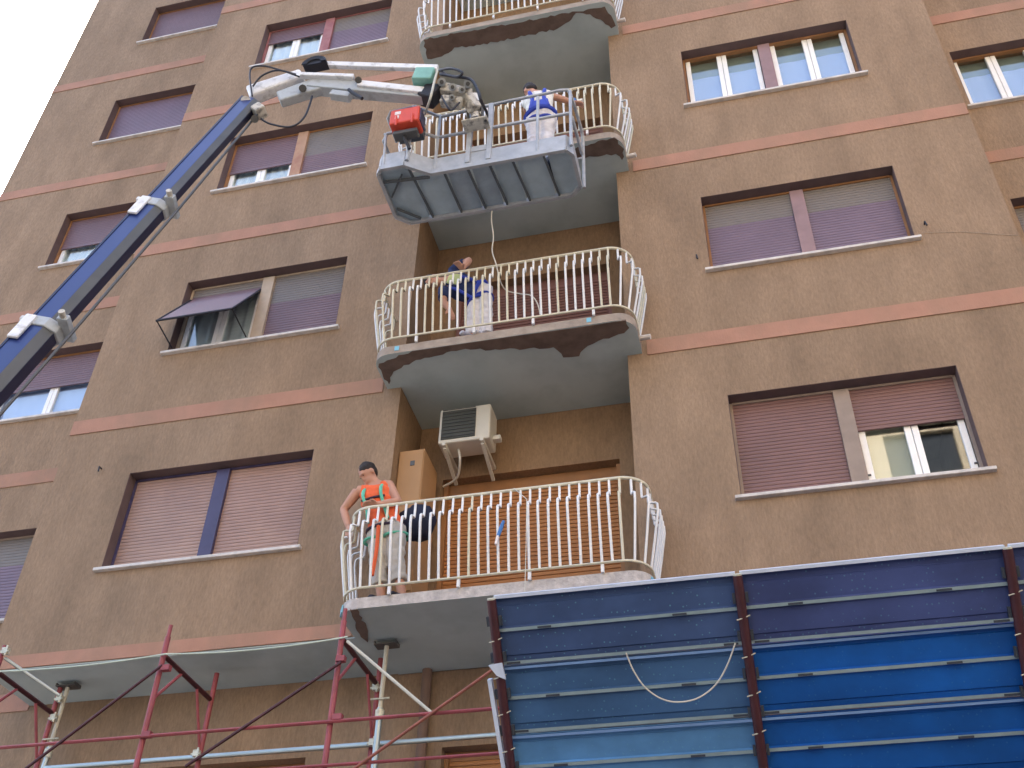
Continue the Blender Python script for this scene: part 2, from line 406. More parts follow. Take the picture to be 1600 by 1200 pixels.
def shutter_mesh(mb, x0, x1, z0, z1, y, pitch=.043, top_mat=None, top_frac=0, bar=True, d=.005):
    z = z1
    while z > z0+.002:
        za = max(z-pitch, z0)
        mb.cur = 1 if (top_mat and z > z1-(z1-z0)*top_frac) else 0
        p = [(0, 0), (.10, -.5), (.5, -1), (.86, -.6), (.93, .35), (1, .35)]
        for (t0, q0), (t1, q1) in zip(p[:-1], p[1:]):
            a, b = lerp(z, za, t0), lerp(z, za, t1)
            mb.face([(x0, y+q0*d, a), (x0, y+q1*d, b), (x1, y+q1*d, b), (x1, y+q0*d, a)])
        z = za
    mb.cur = 0
    if bar: mb.box(x0, x1, y-.012, y+.012, z0-.03, z0)
def shutter(par, x0, x1, z0, z1, y, mt='shutter_mauve', top=None, frac=0, pitch=.043, bar=True, label=None, d=.005):
    mb = MB(); shutter_mesh(mb, x0, x1, z0, z1, y, pitch, top, frac, bar, d)
    return mb.build('roller_shutter', [mt, top] if top else [mt], par, label=label)
def curtain(par, x0, x1, z0, z1, y, mt, amp=.022, wl=.11, name='curtain'):
    mb = MB(); n = max(8, int((x1-x0)/.014)); ph = random.random()*6
    P = [(lerp(x0, x1, i/n), y + amp*math.sin(ph+2*math.pi*lerp(x0, x1, i/n)/wl)*(.7+.3*math.sin(i*.37))) for i in range(n+1)]
    for (a, b), (c, d) in zip(P[:-1], P[1:]): mb.face([(a, b, z0), (c, d, z0), (c, d, z1), (a, b, z1)])
    return mb.build(name, mt, par, smooth=True)
def room(par, x0, x1, z0, z1, y):
    m = MB(); d = 1.6
    m.face([(x0, y+d, z0), (x1, y+d, z0), (x1, y+d, z1), (x0, y+d, z1)])
    for p in (((x0, y, z0), (x0, y, z1), (x0, y+d, z1), (x0, y+d, z0)), ((x1, y, z0), (x1, y+d, z0), (x1, y+d, z1), (x1, y, z1)),
              ((x0, y, z1), (x1, y, z1), (x1, y+d, z1), (x0, y+d, z1)), ((x0, y, z0), (x0, y+d, z0), (x1, y+d, z0), (x1, y, z0))): m.face(p)
    m.build('room_interior', 'room', par)
def sashes(par, x0, x1, z0, z1, y, n=2, gw=.062):
    """casement sashes with panes: outer stiles, meeting stiles and bottom rail"""
    wid = (x1-x0)/n
    for i in range(n):
        a, b = x0+i*wid+.003, x0+(i+1)*wid-.003
        m = MB(); m.box(a, a+gw, y-.02, y+.03, z0, z1); m.box(b-gw, b, y-.02, y+.03, z0, z1)
        m.box(a+gw, b-gw, y-.018, y+.028, z0, z0+gw); m.box(a+gw, b-gw, y-.018, y+.028, z1-gw, z1)
        s = m.build('sash', 'white_frame', par, bevel=.005)
        MB().box(a+gw+.001, b-gw-.001, y+.004, y+.010, z0+gw+.001, z1-gw-.001).build('pane', 'pane', par)
        hx = a+.012 if i == 0 else b-.012
        MB().box(hx-.016, hx+.016, y-.034, y-.021, z0+.16, z0+.175).build('hinge', 'steel_dark', par)

def window(x0, x1, zs, y, mull='mull_mauve', halves=(), sx=.055, label=None, mx=None):
    """window part = reveal frame with mullion; halves: dicts"""
    z1 = zs+WH; ys = y+.15; zt = z1-.012
    m = MB()
    m.box(x0+.006, x0+.035, y+.135, y+.19, zs+.03, zt); m.box(x1-.035, x1-.006, y+.135, y+.19, zs+.03, zt)
    m.box(x0+.036, x1-.036, y+.135, y+.19, zt-.02, z1-.006)
    fr = m.build('window', 'wood_orange' if mull in ('mull_tan', 'mull_mauve') else mull, B, label=label)
    xm = (x0+x1)/2 if mx is None else mx; mw = .078
    if len(halves) == 2:
        MB().box(xm-mw, xm+mw, y+.105, y+.25, zs+.03, zt-.021).build('mullion', mull, fr)
        spans = [(x0+.036, xm-mw-.001), (xm+mw+.001, x1-.036)]
    else: spans = [(x0+.036, x1-.036)]
    MB().box(x0+.0005, x0+.005, y+.002, y+.19, zs+.006, z1-.005).box(x1-.005, x1-.0005, y+.002, y+.19, zs+.006, z1-.005).box(x0+.0005, x1-.0005, y+.002, y+.19, z1-.0045, z1-.0005).build('reveal_shade', 'reveal', fr)  # thin dark sheets put the recess shade into the colour
    MB().box(x0-sx, x1+sx, y-.055, y+.12, zs-.032, zs+.003).build('sill', 'sill_stone', fr, bevel=.004)
    MB().box(x0+.002, x1-.002, y+.1205, y+.33, zs-.03, zs+.028).build('inner_sill', 'sill_stone', fr)
    room(fr, x0, x1, zs-.02, z1+.25, y+.34)
    for (a, b), h in zip(spans, halves):
        op = h.get('open', 0); zb = zs+.03+op*(zt-.02-zs-.03)
        if op < .999:
            shutter(fr, a, b, zb+(.03 if op else 0), zt-.021, ys, h.get('m', 'shutter_mauve'), h.get('top'), h.get('frac', .3), bar=op > 0)
        if op > 0:
            zsash = zs+1.36
            sashes(fr, a+.004, b-.004, zs+.031, zsash, y+.188)
            c = h.get('cur')
            if c:
                curtain(fr, a+.03 if not h.get('half') else a+.03, b-.03 if not h.get('half') else (a+b)/2, zs+.04, zs+.04+h.get('ch', 1.25), y+.245, c, h.get('amp', .02), h.get('wl', .1))
                if h.get('back'): curtain(fr, a+.03, b-.03, zs+.04, zs+1.35, y+.262, h['back'], .003, .5, 'blind')
    return fr

P_ = dict(m='shutter_purple', top='shutter_grey', frac=.3)
# left column, from the bottom
window(*LWX, SILL[0], 0, 'mull_navy', (dict(m='shutter_pink'), dict(m='shutter_pink')), label='window with both pinkish slatted shutters down and a navy mullion')
fr3 = window(*LWX, SILL[1], 0, 'mull_beige', (dict(m='shutter_mauve', top='shutter_grey', frac=.5, open=.83, cur='curtain_grey', wl=.16, amp=.03), dict(m='shutter_mauve', top='shutter_grey', frac=.36)), label='window with its left shutter propped outwards like an awning')
window(*LWX, SILL[2], 0, 'mull_tan', (dict(m='shutter_mauve', open=.44, cur='curtain', wl=.13), dict(m='shutter_mauve', top='shutter_grey', frac=.45)), label='window beside the lift boom with the left shutter slightly raised')
window(*LWX, SILL[3], 0, 'mull_red', (dict(m='shutter_mauve', open=.70, cur='curtain', wl=.16), dict(m='shutter_purple', top='shutter_grey', frac=.3)), label='window with red mullion and the left shutter half raised over white curtains')
# right column
window(*RWX, SILL[0], 0, 'mull_grey', (dict(m='shutter_red'), dict(m='shutter_red', open=.57, cur='curtain_cream', half=1, amp=.003, wl=.3)), label='window with one reddish shutter down and the other half raised')
window(*RWX, SILL[1], 0, 'mull_mauve', (dict(P_), dict(P_)), label='window with both purple shutters down, greyed on top')
window(*RWX, SILL[2], 0, 'mull_mauve', (dict(open=1, cur='blind_sky', ch=.86, back='blind_grey', amp=.004, wl=.3), dict(open=1, cur='blind_sky', ch=.86, back='blind_grey', amp=.004, wl=.3)), label='window with shutters fully raised, white sashes and blinds coloured as reflected sky')
# left wing
window(*WWX, SILL[4], YW, 'mull_mauve', (dict(m='shutter_mauve'),))
window(*WWX, SILL[3], YW, 'mull_mauve', (dict(m='shutter_purple'),))
window(*WWX, SILL[2], YW, 'mull_mauve', (dict(m='shutter_mauve', open=.44, cur='curtain'),))
window(*WWX, SILL[1], YW, 'mull_mauve', (dict(m='shutter_mauve', open=.52, cur='blind_sky', amp=.004, wl=.3),))
window(*WWX, SILL[0], YW, 'mull_grey', (dict(m='shutter_purple', top='shutter_grey', frac=.3),))
# right wing
window(*RRX, SILL[2], YW, 'mull_mauve', (dict(open=1, cur='blind_sky', ch=.9, back='blind_grey', amp=.006, wl=.2), dict(open=1, cur='blind_sky', ch=.9, back='blind_grey', amp=.006, wl=.2)))
window(*RRX, SILL[1], YW, 'mull_mauve', (dict(P_), dict(P_)))

# projecting shutter of the window on the left column
sh0 = Vector((LWX[0]+.04, .13, SILL[1]+1.05)); wsh = (LWX[0]+LWX[1])/2-.1-(LWX[0]+.04)
out0 = Vector((LWX[0]+.04, -.40, SILL[1]+.19))
mb = MB(); n = 22
for i in range(n):
    a = sh0.lerp(out0, i/n); b = sh0.lerp(out0, (i+.93)/n); nr = (out0-sh0).cross(Vector((1, 0, 0))).normalized()*.012
    mid = (a+b)/2-nr*.6
    for p, q in ((a, mid), (mid, b)): mb.face([p, q, q+Vector((wsh, 0, 0)), p+Vector((wsh, 0, 0))])
    mb.face([b, sh0.lerp(out0, (i+1)/n), sh0.lerp(out0, (i+1)/n)+Vector((wsh, 0, 0)), b+Vector((wsh, 0, 0))])
mb.build('projecting_shutter', 'shutter_mauve', fr3)
mb = MB()
for dx in (-.012, wsh+.012):
    e = Vector((dx, 0, 0)); mb.tube([sh0+e, out0+e], .014, 6); mb.tube([out0+e, Vector((sh0.x+dx, .04, SILL[1]+.12))], .009, 6)
mb.tube([out0+Vector((-.02, 0, 0)), out0+Vector((wsh+.02, 0, 0))], .016, 6)
mb.build('shutter_arm', 'wire_dark', fr3)
# storey below
for i, (a, b, c, d) in enumerate(LOW):
    mm = MB(); mm.box(a+.001, a+.04, YW+.1, YW+.19, c, d-.02); mm.box(b-.04, b-.001, YW+.1, YW+.19, c, d-.02); mm.box(a+.001, b-.001, YW+.14, YW+.26, d-.09, d-.001)
    f = mm.build('window', 'wood_orange', B)
    shutter(f, a+.041, b-.041, c, d-.09, YW+.15, 'shutter_orange', pitch=.05, bar=False, d=.012)
    MB().face([(a, YW+.3, c), (b, YW+.3, c), (b, YW+.3, d), (a, YW+.3, d)]).build('room_interior', 'room', f)
MB().tube([(-3.2, YW-.07, 0.1), (-3.2, YW-.07, ZB-.03)], .05, 10).build('downpipe', 'lintel', B, smooth=True)

# doors in the loggias
for i in range(4):
    z0 = 6.5+FL*i
    m = MB(); m.box(DX0+.001, DX0+.05, YB+.06, YB+.16, z0, z0+2.2); m.box(DX1-.05, DX1-.001, YB+.06, YB+.16, z0, z0+2.2); m.box(DX0+.051, DX1-.051, YB+.13, YB+.19, z0+2.06, z0+2.215)
    d = m.build('balcony_door', 'wood_orange' if i == 0 else 'shutter_dark', B)
    shutter(d, DX0+.051, DX1-.051, z0+.03, z0+2.07, YB+.12, 'shutter_orange' if i == 0 else 'shutter_dark', pitch=.05, bar=False, d=.014)
    MB().face([(DX0, YB+.2, z0), (DX1, YB+.2, z0), (DX1, YB+.2, z0+2.22), (DX0, YB+.2, z0+2.22)]).build('room_interior', 'room', d)

# ------------------------------------------------------------------ balconies
BX0, BX1, BYF, BR = -3.68, -.78, -.57, .20
def outline(x0, x1, yf, r, n=6):
    """from left wall round the front to the right wall: list of (x, y, nx, ny)"""
    pts = []
    for k in range(n+1):
        a = math.pi + (math.pi/2)*k/n; pts.append((x0+r+r*math.cos(a), yf+r+r*math.sin(a)))
    for k in range(n+1):
        a = 1.5*math.pi + (math.pi/2)*k/n; pts.append((x1-r+r*math.cos(a), yf+r+r*math.sin(a)))
    return pts
def path_point(x0, x1, yf, r, s):
    """arc-length point and outward normal along the railing line"""
    l1 = -yf-r; la = r*math.pi/2; l2 = x1-x0-2*r
    if s < l1: return (x0, -s), (-1, 0)
    s -= l1
    if s < la: a = math.pi+s/r; return (x0+r+r*math.cos(a), yf+r+r*math.sin(a)), (math.cos(a), math.sin(a))
    s -= la
    if s < l2: return (x0+r+s, yf), (0, -1)
    s -= l2
    if s < la: a = 1.5*math.pi+s/r; return (x1-r+r*math.cos(a), yf+r+r*math.sin(a)), (math.cos(a), math.sin(a))
    s -= la
    return (x1, yf+r+s), (1, 0)
# baluster in a local frame: -Y is outwards, Z from the slab top
bal = MB().tube([(0, -.035, .945), (0, -.035, .78), (0, -.045, .765), (0, -.10, .755), (0, -.12, .74), (0, -.122, .66), (0, -.075, .38), (0, -.02, .08)], .0125, 6)
bal_white = bal.mesh('baluster', 'rail_white'); shade(bal_white, 60)
bal_yel = bal.mesh('baluster', 'rail_yellow'); shade(bal_yel, 60)
post_me = MB().box(-.014, .014, -.014, .014, -.01, .08).mesh('rail_foot', 'rail_white')
def balcony(zt, yellowish, label, face_mat, patch=None, tapes=(), lowz=None):
    zs = zt-.11
    out = outline(BX0, BX1, BYF, BR)
    poly = out + [(BX1, -.002), (LX1-.003, -.002), (LX1-.003, YB-.003), (LX0+.003, YB-.003), (LX0+.003, -.002), (BX0, -.002)]
    m = MB(); b = len(poly)
    m.poly(poly, zs, zt); m.mi[:b] = [0]*b; m.mi[b] = 1; m.mi[b+1] = 2
    bal_o = m.build('balcony', [face_mat, 'soffit', 'tile_floor'], B, label=label)
    rx0, rx1, ryf, rr = BX0+.03, BX1-.03, BYF-.02, .22
    tot = 2*(-ryf-rr)+rr*math.pi+(rx1-rx0-2*rr)
    N = int(tot/.0915)
    tops, bots = [], []
    for i in range(121):
        (px, py), (nx, ny) = path_point(rx0, rx1, ryf, rr, tot*i/120)
        tops.append((px+nx*.035, py+ny*.035, zt+.95)); bots.append((px+nx*.02, py+ny*.02, zt+.08))
    MB().tube(tops, .0165, 8).build('top_rail', 'rail_yellow', bal_o, smooth=True)
    MB().tube(bots, .0125, 8).build('bottom_rail', 'rail_yellow', bal_o, smooth=True)
    for i in range(N):
        s = tot*(i+.5)/N
        (px, py), (nx, ny) = path_point(rx0, rx1, ryf, rr, s)
        mw = Matrix.Translation((px, py, zt)) @ Matrix.Rotation(math.atan2(ny, nx)+math.pi/2+random.uniform(-.05, .05), 4, 'Z')
        inst('baluster', bal_yel if random.random() < yellowish else bal_white, bal_o, mw)
        if i % 7 == 3: inst('rail_foot', post_me, bal_o, Matrix.Translation((px+nx*.005, py+ny*.005, zt)))
    # drain spout at the right-hand end
    MB().tube([(BX1-.02, -.16, zt-.03), (BX1+.12, -.18, zt-.045)], .03, 8).build('drain_spout', 'sill_stone', bal_o, smooth=True)
    for pl in (patch or ()):
        pts = []
        for (u, v) in pl:
            p = at(u, v, z=zs); pts.append((max(BX0+.006, min(BX1-.006, p.x)), max(BYF+.006, p.y)))
        pts = [p for i, p in enumerate(pts) if (Vector(p)-Vector(pts[i-1])).length > .01]
        MB().poly(ragged(pts), zs-.006, zs+.01).build('mortar_patch', 'mortar', bal_o)
    for (u, v, wd) in tapes:
        p = at(u, v, y=BYF-.004)
        if BX0+.15 < p.x < BX1-.15: MB().box(p.x-wd/2, p.x+wd/2, BYF-.005, BYF+.01, zt-.075, zt-.015).build('blue_tape', 'tape', bal_o)
    return bal_o
def ragged(pts, amp=.018, step=.05):
    out = []; n = len(pts)
    for i in range(n):
        a, b = Vector(pts[i]), Vector(pts[(i+1) % n]); L = (b-a).length; k = max(1, int(L/step))
        front = a.y < BYF+.02 and b.y < BYF+.02; edge = front or (abs(a.x-b.x) < .02 and (abs(a.x-BX0) < .03 or abs(a.x-BX1) < .03))
        nr = Vector((-(b-a).y, (b-a).x)).normalized() if L > 1e-6 else Vector((0, 0))
        for j in range(k):
            p = a.lerp(b, j/k)
            if not edge and j: p = p + nr*random.uniform(-amp, amp)
            out.append((p.x, max(p.y, BYF+.005)))
    return out
# repaired strips along the front of the undersides (outline pixels traced on the underside plane, clipped to the slab)
patchB = [[(592, 568), (640, 540), (720, 532), (800, 525), (900, 512), (978, 500), (983, 512), (975, 520), (935, 532), (918, 540), (905, 556), (880, 558), (865, 542), (820, 545), (720, 546), (650, 562), (615, 580), (608, 600), (600, 592)]]
patchD = [[(662, 62), (720, 50), (800, 37), (900, 18), (945, 10), (962, 40), (955, 44), (938, 30), (922, 22), (900, 20), (893, 30), (870, 45), (820, 56), (740, 72), (710, 74), (690, 88), (668, 92)]]
patchC = [[(880, 236), (960, 215), (978, 232), (972, 250), (962, 240), (900, 248)]]
bal_a = balcony(6.5, .12, 'lowest balcony, its edge chipped to bare concrete', 'raw_concrete', [[(545, 950), (557, 950), (566, 965), (575, 990), (575, 1003), (558, 985)]], ())
balcony(6.5+FL, .35, 'balcony with brown mortar repairs and a cable over its railing', 'slab_face', patchB, ((620, 543, .05), (920, 497, .05)))
balcony(6.5+2*FL, .45, 'balcony behind the lift basket', 'slab_face', patchC, ())
balcony(6.5+3*FL, .15, 'topmost balcony in view with brown mortar repairs', 'slab_face', patchD, ())
for sx_ in (.45, 3.28):
    (px_, py_), (nx_, ny_) = path_point(BX0, BX1, BYF, BR, sx_+(.02 if sx_ < 1 else .17)); q_ = Vector((px_+nx_*.004, py_+ny_*.004, 6.44)); t_ = Vector((-ny_, nx_, 0))
    MB().beam(q_-t_*.05, q_+t_*.05, .012, .075).build('blue_tape', 'tape', bal_a)
MB().box(LX0, LX1, .005, YB, 18.6, 18.69).build('added_loggia_slab', 'soffit', B)  # unseen slab, added to block light from above

# ------------------------------------------------------------------ opposite building (mirrored in the panes, bounces light)
O = thing('apartment_building', 'tan apartment block across the street, mirrored in an open pane', 'building', (2, -30, 0))
m = MB(); ops = []
for i in range(13):
    for j in range(8):
        ops.append((-.0+5.2*i, 2.4+5.2*i, 1.5+3.2*j, 3.3+3.2*j))
facade(m, -4, 64, 0, 28.5, -24, ops, -.25)  # left end stops short so bluer sky light reaches the left facade
m.face([(-4, -24, 0), (-4, -24, 28.5), (-4, -36, 28.5), (-4, -36, 0)]); m.face([(64, -24, 0), (64, -36, 0), (64, -36, 28.5), (64, -24, 28.5)]); m.face([(-4, -36, 0), (-4, -36, 28.5), (64, -36, 28.5), (64, -36, 0)])
m.build('wall', 'opp_wall', O)
MB().box(-4.4, 64.4, -36.4, -23.5, 28.5, 29).build('roof', 'opp_trim', O)
gm = MB().box(-1.19, 1.19, -.02, .02, 0, 1.79).mesh('window', 'opp_glass')
for (a, b, c, d) in ops: inst('window', gm, O, Matrix.Translation(((a+b)/2, -24.2, c+.005)))

# ------------------------------------------------------------------ things fixed in the loggias
A = thing('air_conditioner', 'off-white air conditioner unit hung on wall brackets above the lowest balcony', 'air conditioner', (-2.83, .33, 8.8))
ax0, ax1, ay0, ay1, az0, az1 = -3.12, -2.53, .26, .56, 8.82, 9.30
m = MB().box(ax0, ax1, ay0, ay1, az0, az1).build('casing', 'ac_white', A, bevel=.02)
m = MB().box(ax0+.035, ax0+.425, ay0-.012, ay0-.001, az0+.045, az1-.045)
m.build('grille', 'ac_grille', A)
for i in range(9):
    z = az0+.07+i*.047
    MB().box(ax0+.04, ax0+.42, ay0-.02, ay0-.0125, z, z+.006).build('grille_bar', 'steel_dark', A)
MB().box(ax1+.001, ax1+.09, ay0+.12, ay0+.2, az0+.06, az0+.12).build('valve_cover', 'ac_white', A, bevel=.008)
for x in (ax0+.06, ax1-.1):
    MB().box(x, x+.04, ay0-.03, YB-.005, az0-.05, az0-.004).beam((x+.02, ay0+.02, az0-.055), (x+.02, YB-.02, az0-.2), .035, .03).build('bracket', 'ac_white', A)
MB().tube(smooth_path([(ax0+.2, .4, az0-.004), (ax0+.22, .42, az0-.14), (ax0+.14, .6, az0-.24), (ax0-.05, .72, az0-.25)]), .014, 8).build('hose', 'ac_white', A, smooth=True)

cab = thing('cabinet', 'tall ochre metal cabinet in the corner of the lowest balcony', 'cabinet', (-3.35, .45, 6.5))
MB().box(-3.515, -3.225, .16, .64, 6.9, 8.70).build('body', 'cabinet', cab, bevel=.008)
MB().box(-3.50, -3.235, .145, .159, 6.95, 8.67).build('door', 'cabinet', cab, bevel=.005)
MB().box(-3.37, -3.32, .138, .146, 8.48, 8.54).build('vent', 'steel_dark', cab)
for y in (.2, .55): MB().box(-3.51, -3.23, y, y+.05, 6.502, 6.899).build('leg', 'cabinet', cab)

# ------------------------------------------------------------------ scaffold
SC = thing('scaffold', 'red tubular frame scaffold with galvanised rails in front of the lowest storey', 'scaffold', (-3.5, -.15, .14))
YO, YI = -.62, .37
OX = [-7.04, -5.29, -3.555, -1.80, -.045, 1.71, 3.46]
IX = [-7.04, -5.285, -3.555, -1.80, -.045, 1.71, 3.46]
ztop_o = {0: 6.34, 1: 6.38, 2: 6.37}
for i, x in enumerate(OX):
    zt = ztop_o.get(i, 4.4); 
    MB().tube([(x, YO, .145), (x, YO, zt-.12), (x, YO, zt-.119), (x, YO, zt)], [.0265, .0265, .019, .019], 10).build('standard', 'scaf_red', SC, smooth=True)
    MB().tube([(IX[i], YI, .145), (IX[i], YI, 6.36 if i < 3 else 4.3)], .0255, 10).build('standard', 'scaf_red', SC, smooth=True)
    MB().box(x-.07, x+.07, YO-.07, YO+.07, .141, .146).build('base_plate', 'tube_galv', SC)
    MB().box(x-.07, x+.07, YI-.07, YI+.07, .141, .146).build('base_plate', 'tube_galv', SC)
    if i < 3:
        zl = 6.08
        MB().tube([(x, YO+.02, zl), (x, YI-.02, zl)], .024, 8).build('transom', 'scaf_dark', SC, smooth=True)
        MB().tube([(x, YO+.02, zl-.40), (x, YO+.36, zl-.02)], .015, 6).build('gusset', 'scaf_red', SC, smooth=True)
        MB().tube([(x, YI-.02, zl-.50), (x, YI-.30, zl-.02)], .015, 6).build('gusset', 'scaf_red', SC, smooth=True)
    MB().tube([(x, YO+.02, 4.05), (x, YI-.02, 4.05)], .024, 8).build('transom', 'scaf_dark', SC, smooth=True)
def zat(u, v, y): return at(u, v, y=y).z
def bar(name, p0, p1, r, mt, ext=0):
    p0, p1 = Vector(p0), Vector(p1); d = (p1-p0).normalized()*ext
    return MB().tube([p0-d, p1+d], r, 8).build(name, mt, SC, smooth=True)
zr1 = (zat(260, 1147, -.66)+zat(700, 1114, -.66))/2
bar('guard_rail', (-7.2, -.662, zr1), (-1.75, -.662, zr1), .0165, 'scaf_red')
zr2 = zat(640, 1187, -.66)
bar('guard_rail', (-7.2, -.662, zr2), (-1.75, -.662, zr2), .0145, 'scaf_red')
zg = zat(600, 1161, .31)
bar('long_tube', (-6.9, .318, zg), (-1.5, .318, zg), .026, 'tube_galv')
bar('diagonal_brace', at(48, 1195, y=-.69), at(246, 1045, y=-.69), .014, 'scaf_dark', .05)
bar('diagonal_brace', at(298, 1192, y=-.69), at(525, 1040, y=-.69), .014, 'scaf_dark', .05)
bar('diagonal_brace', at(555, 1200, y=-.69), at(772, 1045, y=-.69), .014, 'scaf_rust', .05)
bar('diagonal_brace', at(545, 1004, y=-.655), at(671, 1111, y=-.655), .014, 'tube_pale', .02)
bar('diagonal_brace', at(10, 1030, y=-.60), at(90, 1085, y=-.3), .016, 'tube_galv', .02)
def coupler(p, s=.05):
    m = MB(); p = Vector(p); m.box(p.x-s*.6, p.x+s*.6, p.y-s*.7, p.y+s*.3, p.z-s*.6, p.z+s*.6); m.tube([p+Vector((-s, -s*.5, -s*.2)), p+Vector((s, -s*.5, -s*.2))], s*.22, 6)
    m.tube([p+Vector((s*.3, -s*.5, -s)), p+Vector((s*.3, -s*.5, s))], s*.2, 6)
    return m.build('coupler', 'coupler', SC)
for (u, v, y) in ((583, 1161, .29), (10, 1018, -.64), (94, 1092, .33), (85, 1122, .33), (308, 1178, .29), (588, 1075, .33)): coupler(at(u, v, y=y))
for (u, v, y) in ((228, 1148, -.655), (526, 1121, -.655), (258, 1044, -.67), (531, 1030, -.67)):
    p = at(u, v, y=y); MB().box(p.x-.03, p.x+.05, p.y-.025, p.y+.03, p.z-.025, p.z+.025).build('wedge_lock', 'scaf_red', SC)
# adjustable steel props under the soffit
def prop(px, py, zs, label):
    t = thing('adjustable_prop', label, 'prop', (px, py, .14), 'steel props under the soffit')
    MB().tube([(px, py, .15), (px, py, 5.72)], .03, 10).build('outer_tube', 'tube_galv', t, smooth=True)
    MB().tube([(px, py, 5.7), (px, py, zs-.05)], .022, 10).build('inner_tube', 'tube_pale', t, smooth=True)
    MB().box(px-.07, px+.07, py-.07, py+.07, .142, .15).build('base_plate', 'tube_galv', t)
    MB().box(px-.11, px+.11, py-.06, py+.06, zs-.05, zs-.04).box(px-.11, px-.10, py-.06, py+.06, zs-.0395, zs-.014).box(px+.10, px+.11, py-.06, py+.06, zs-.0395, zs-.014).build('head_plate', 'steel_dark', t)
    MB().tube([(px, py, 5.62), (px, py, 5.70)], .042, 12).build('collar_nut', 'coupler', t, smooth=True)
    MB().tube([(px-.09, py-.03, 5.80), (px+.09, py-.03, 5.80)], .009, 6).build('locking_pin', 'coupler', t)
    return t
p = at(108, 1068, z=6.40); prop(p.x, p.y, 6.405, 'galvanised prop under the soffit at the far corner of the block')
p = at(605, 1003, z=6.38); prop(p.x, p.y, 6.385, 'galvanised prop holding up the lowest balcony')
# safety rope along the top of the scaffold
pts = catenary(at(0, 1049, y=-.66), at(258, 1022, y=-.665), .03, 10)[:-1] + catenary(at(258, 1022, y=-.665), at(543, 995, y=-.66), .04, 10)
tag(MB().tube(pts, .008, 6).build('rope', 'rope_green', smooth=True), 'pale safety rope slung between the tops of the scaffold posts', 'rope')

# ------------------------------------------------------------------ debris fan
FT, FB = Vector((0, -2.0, 5.53)), Vector((0, -.64, 3.66))
E_ = (FT-FB).normalized(); NN = Vector((0, -E_.z, E_.y)).normalized()     # out of the underside, towards the street
if NN.y > 0: NN = -NN
FAN = thing('debris_fan', 'sloping blue metal debris fan of scaffold planks on dark red struts', 'debris fan', (0, -.6, 3.6))
FX = [-1.80, -.035, 1.735, 3.50]
for x in FX:
    a, b = FT+Vector((x, 0, 0))+NN*.045, FB+Vector((x, 0, 0))+NN*.045
    st = MB().tube([b, a], .034, 10).build('strut', 'scaf_dark', FAN, smooth=True)
    MB().tube([a-E_*.01, a+E_*.012], .030, 10).build('end_cap', 'coupler', st, smooth=True)
    L = (a-b).length
    for k in range(7):
        q = a-E_*(.30+k*.26)
        MB().tube([q+NN*.030+Vector((-.045, 0, 0)), q+NN*.036+Vector((.0, 0, .012)), q+NN*.030+Vector((.05, 0, .03))], .0045, 5).build('wire_tie', 'tube_pale', st)
        for sgn in (-1, 1):
            h = a-E_*(.12+k*.26)
            MB().beam(h+Vector((sgn*.045, 0, 0))-NN*.02, h+Vector((sgn*.045, 0, 0))-NN*.02-E_*.07, .02, .035, NN).build('plank_hook', 'clip_dark', st)
cols = {0: ['plank_slate', 'plank_steel', 'plank_sky', 'plank_sky'], 1: ['plank_violet', 'plank_cobalt', 'plank_cobalt', 'plank_cobalt'], 2: ['plank_violet', 'plank_cobalt', 'plank_cobalt', 'plank_cobalt']}
PW = .475
for bay in range(3):
    x0, x1 = FX[bay]+.016, FX[bay+1]-.016
    for row in range(4):
        s0 = .0+row*(PW+.012); tilt = random.uniform(-.008, .008); tw = random.uniform(-.012, .012)
        def F(x, s, n): return FT+Vector((x, 0, 0))-E_*s+NN*(n+tilt*(x-x0)-.012*(row % 2)+tw*(s-s0))
        m = MB()
        # profile down the plank: lip, face, stiffening groove, face, lip
        pr = [(0, .030), (0, -.012), (.055, -.012), (.062, -.004), (PW*.48-.02, -.004), (PW*.48-.012, .016), (PW*.48+.012, .016), (PW*.48+.02, -.004), (PW-.062, -.004), (PW-.055, -.012), (PW, -.012), (PW, .030), (PW-.022, .030)]
        for (sa, na), (sb, nb) in zip(pr[:-1], pr[1:]):
            m.face([F(x0, s0+sa, na), F(x1, s0+sa, na), F(x1, s0+sb, nb), F(x0, s0+sb, nb)])
        pl = m.build('plank', cols[bay][row], FAN)
        so = pl.modifiers.new('solid', 'SOLIDIFY'); so.thickness = .003; so.offset = 0
        for nm, sa, sb, n1, mt in (('seam_rib', PW*.48-.012, PW*.48+.012, .0185, 'flange'), ('edge_flange', PW-.024, PW-.001, .0325, 'flange')):
            q = MB(); q.face([F(x0+.004, s0+sa, n1), F(x1-.004, s0+sa, n1), F(x1-.004, s0+sb, n1), F(x0+.004, s0+sb, n1)]).build(nm, mt, pl)
        if row == 0:
            MB().prof(F(x0, s0-.014, .01), F(x1, s0-.014, .01), [(-.022, -.012), (.022, -.012), (.022, .012), (-.022, .012)], E_).build('top_edge', 'flange_pale', pl)
        else:
            q = MB(); q.face([F(x0+.004, s0+.006, .0325), F(x1-.004, s0+.006, .0325), F(x1-.004, s0+.024, .033), F(x0+.004, s0+.024, .033)]).build('edge_flange', 'flange_sky_glint', pl)  # pale strip paints the sky highlight on the upper lip
        for xx, ss in ((lerp(x0, x1, .2), PW*.48), (lerp(x0, x1, .76), PW*.48), (x0+.09, PW-.012), (x1-.09, PW-.012)):
            MB().prof(F(xx-.05, s0+ss, .034), F(xx+.05, s0+ss, .034), [(-.004, -.007), (.004, -.007), (.004, .007), (-.004, .007)], E_).build('slot', 'clip_dark', pl)
def onfan(u, v, off=.06):
    d = FW + RT*((u-800)/FPX) + UP*((600-v)/FPX)
    q = FT+NN*off; t = (q-C0).dot(NN)/d.dot(NN); return C0+d*t
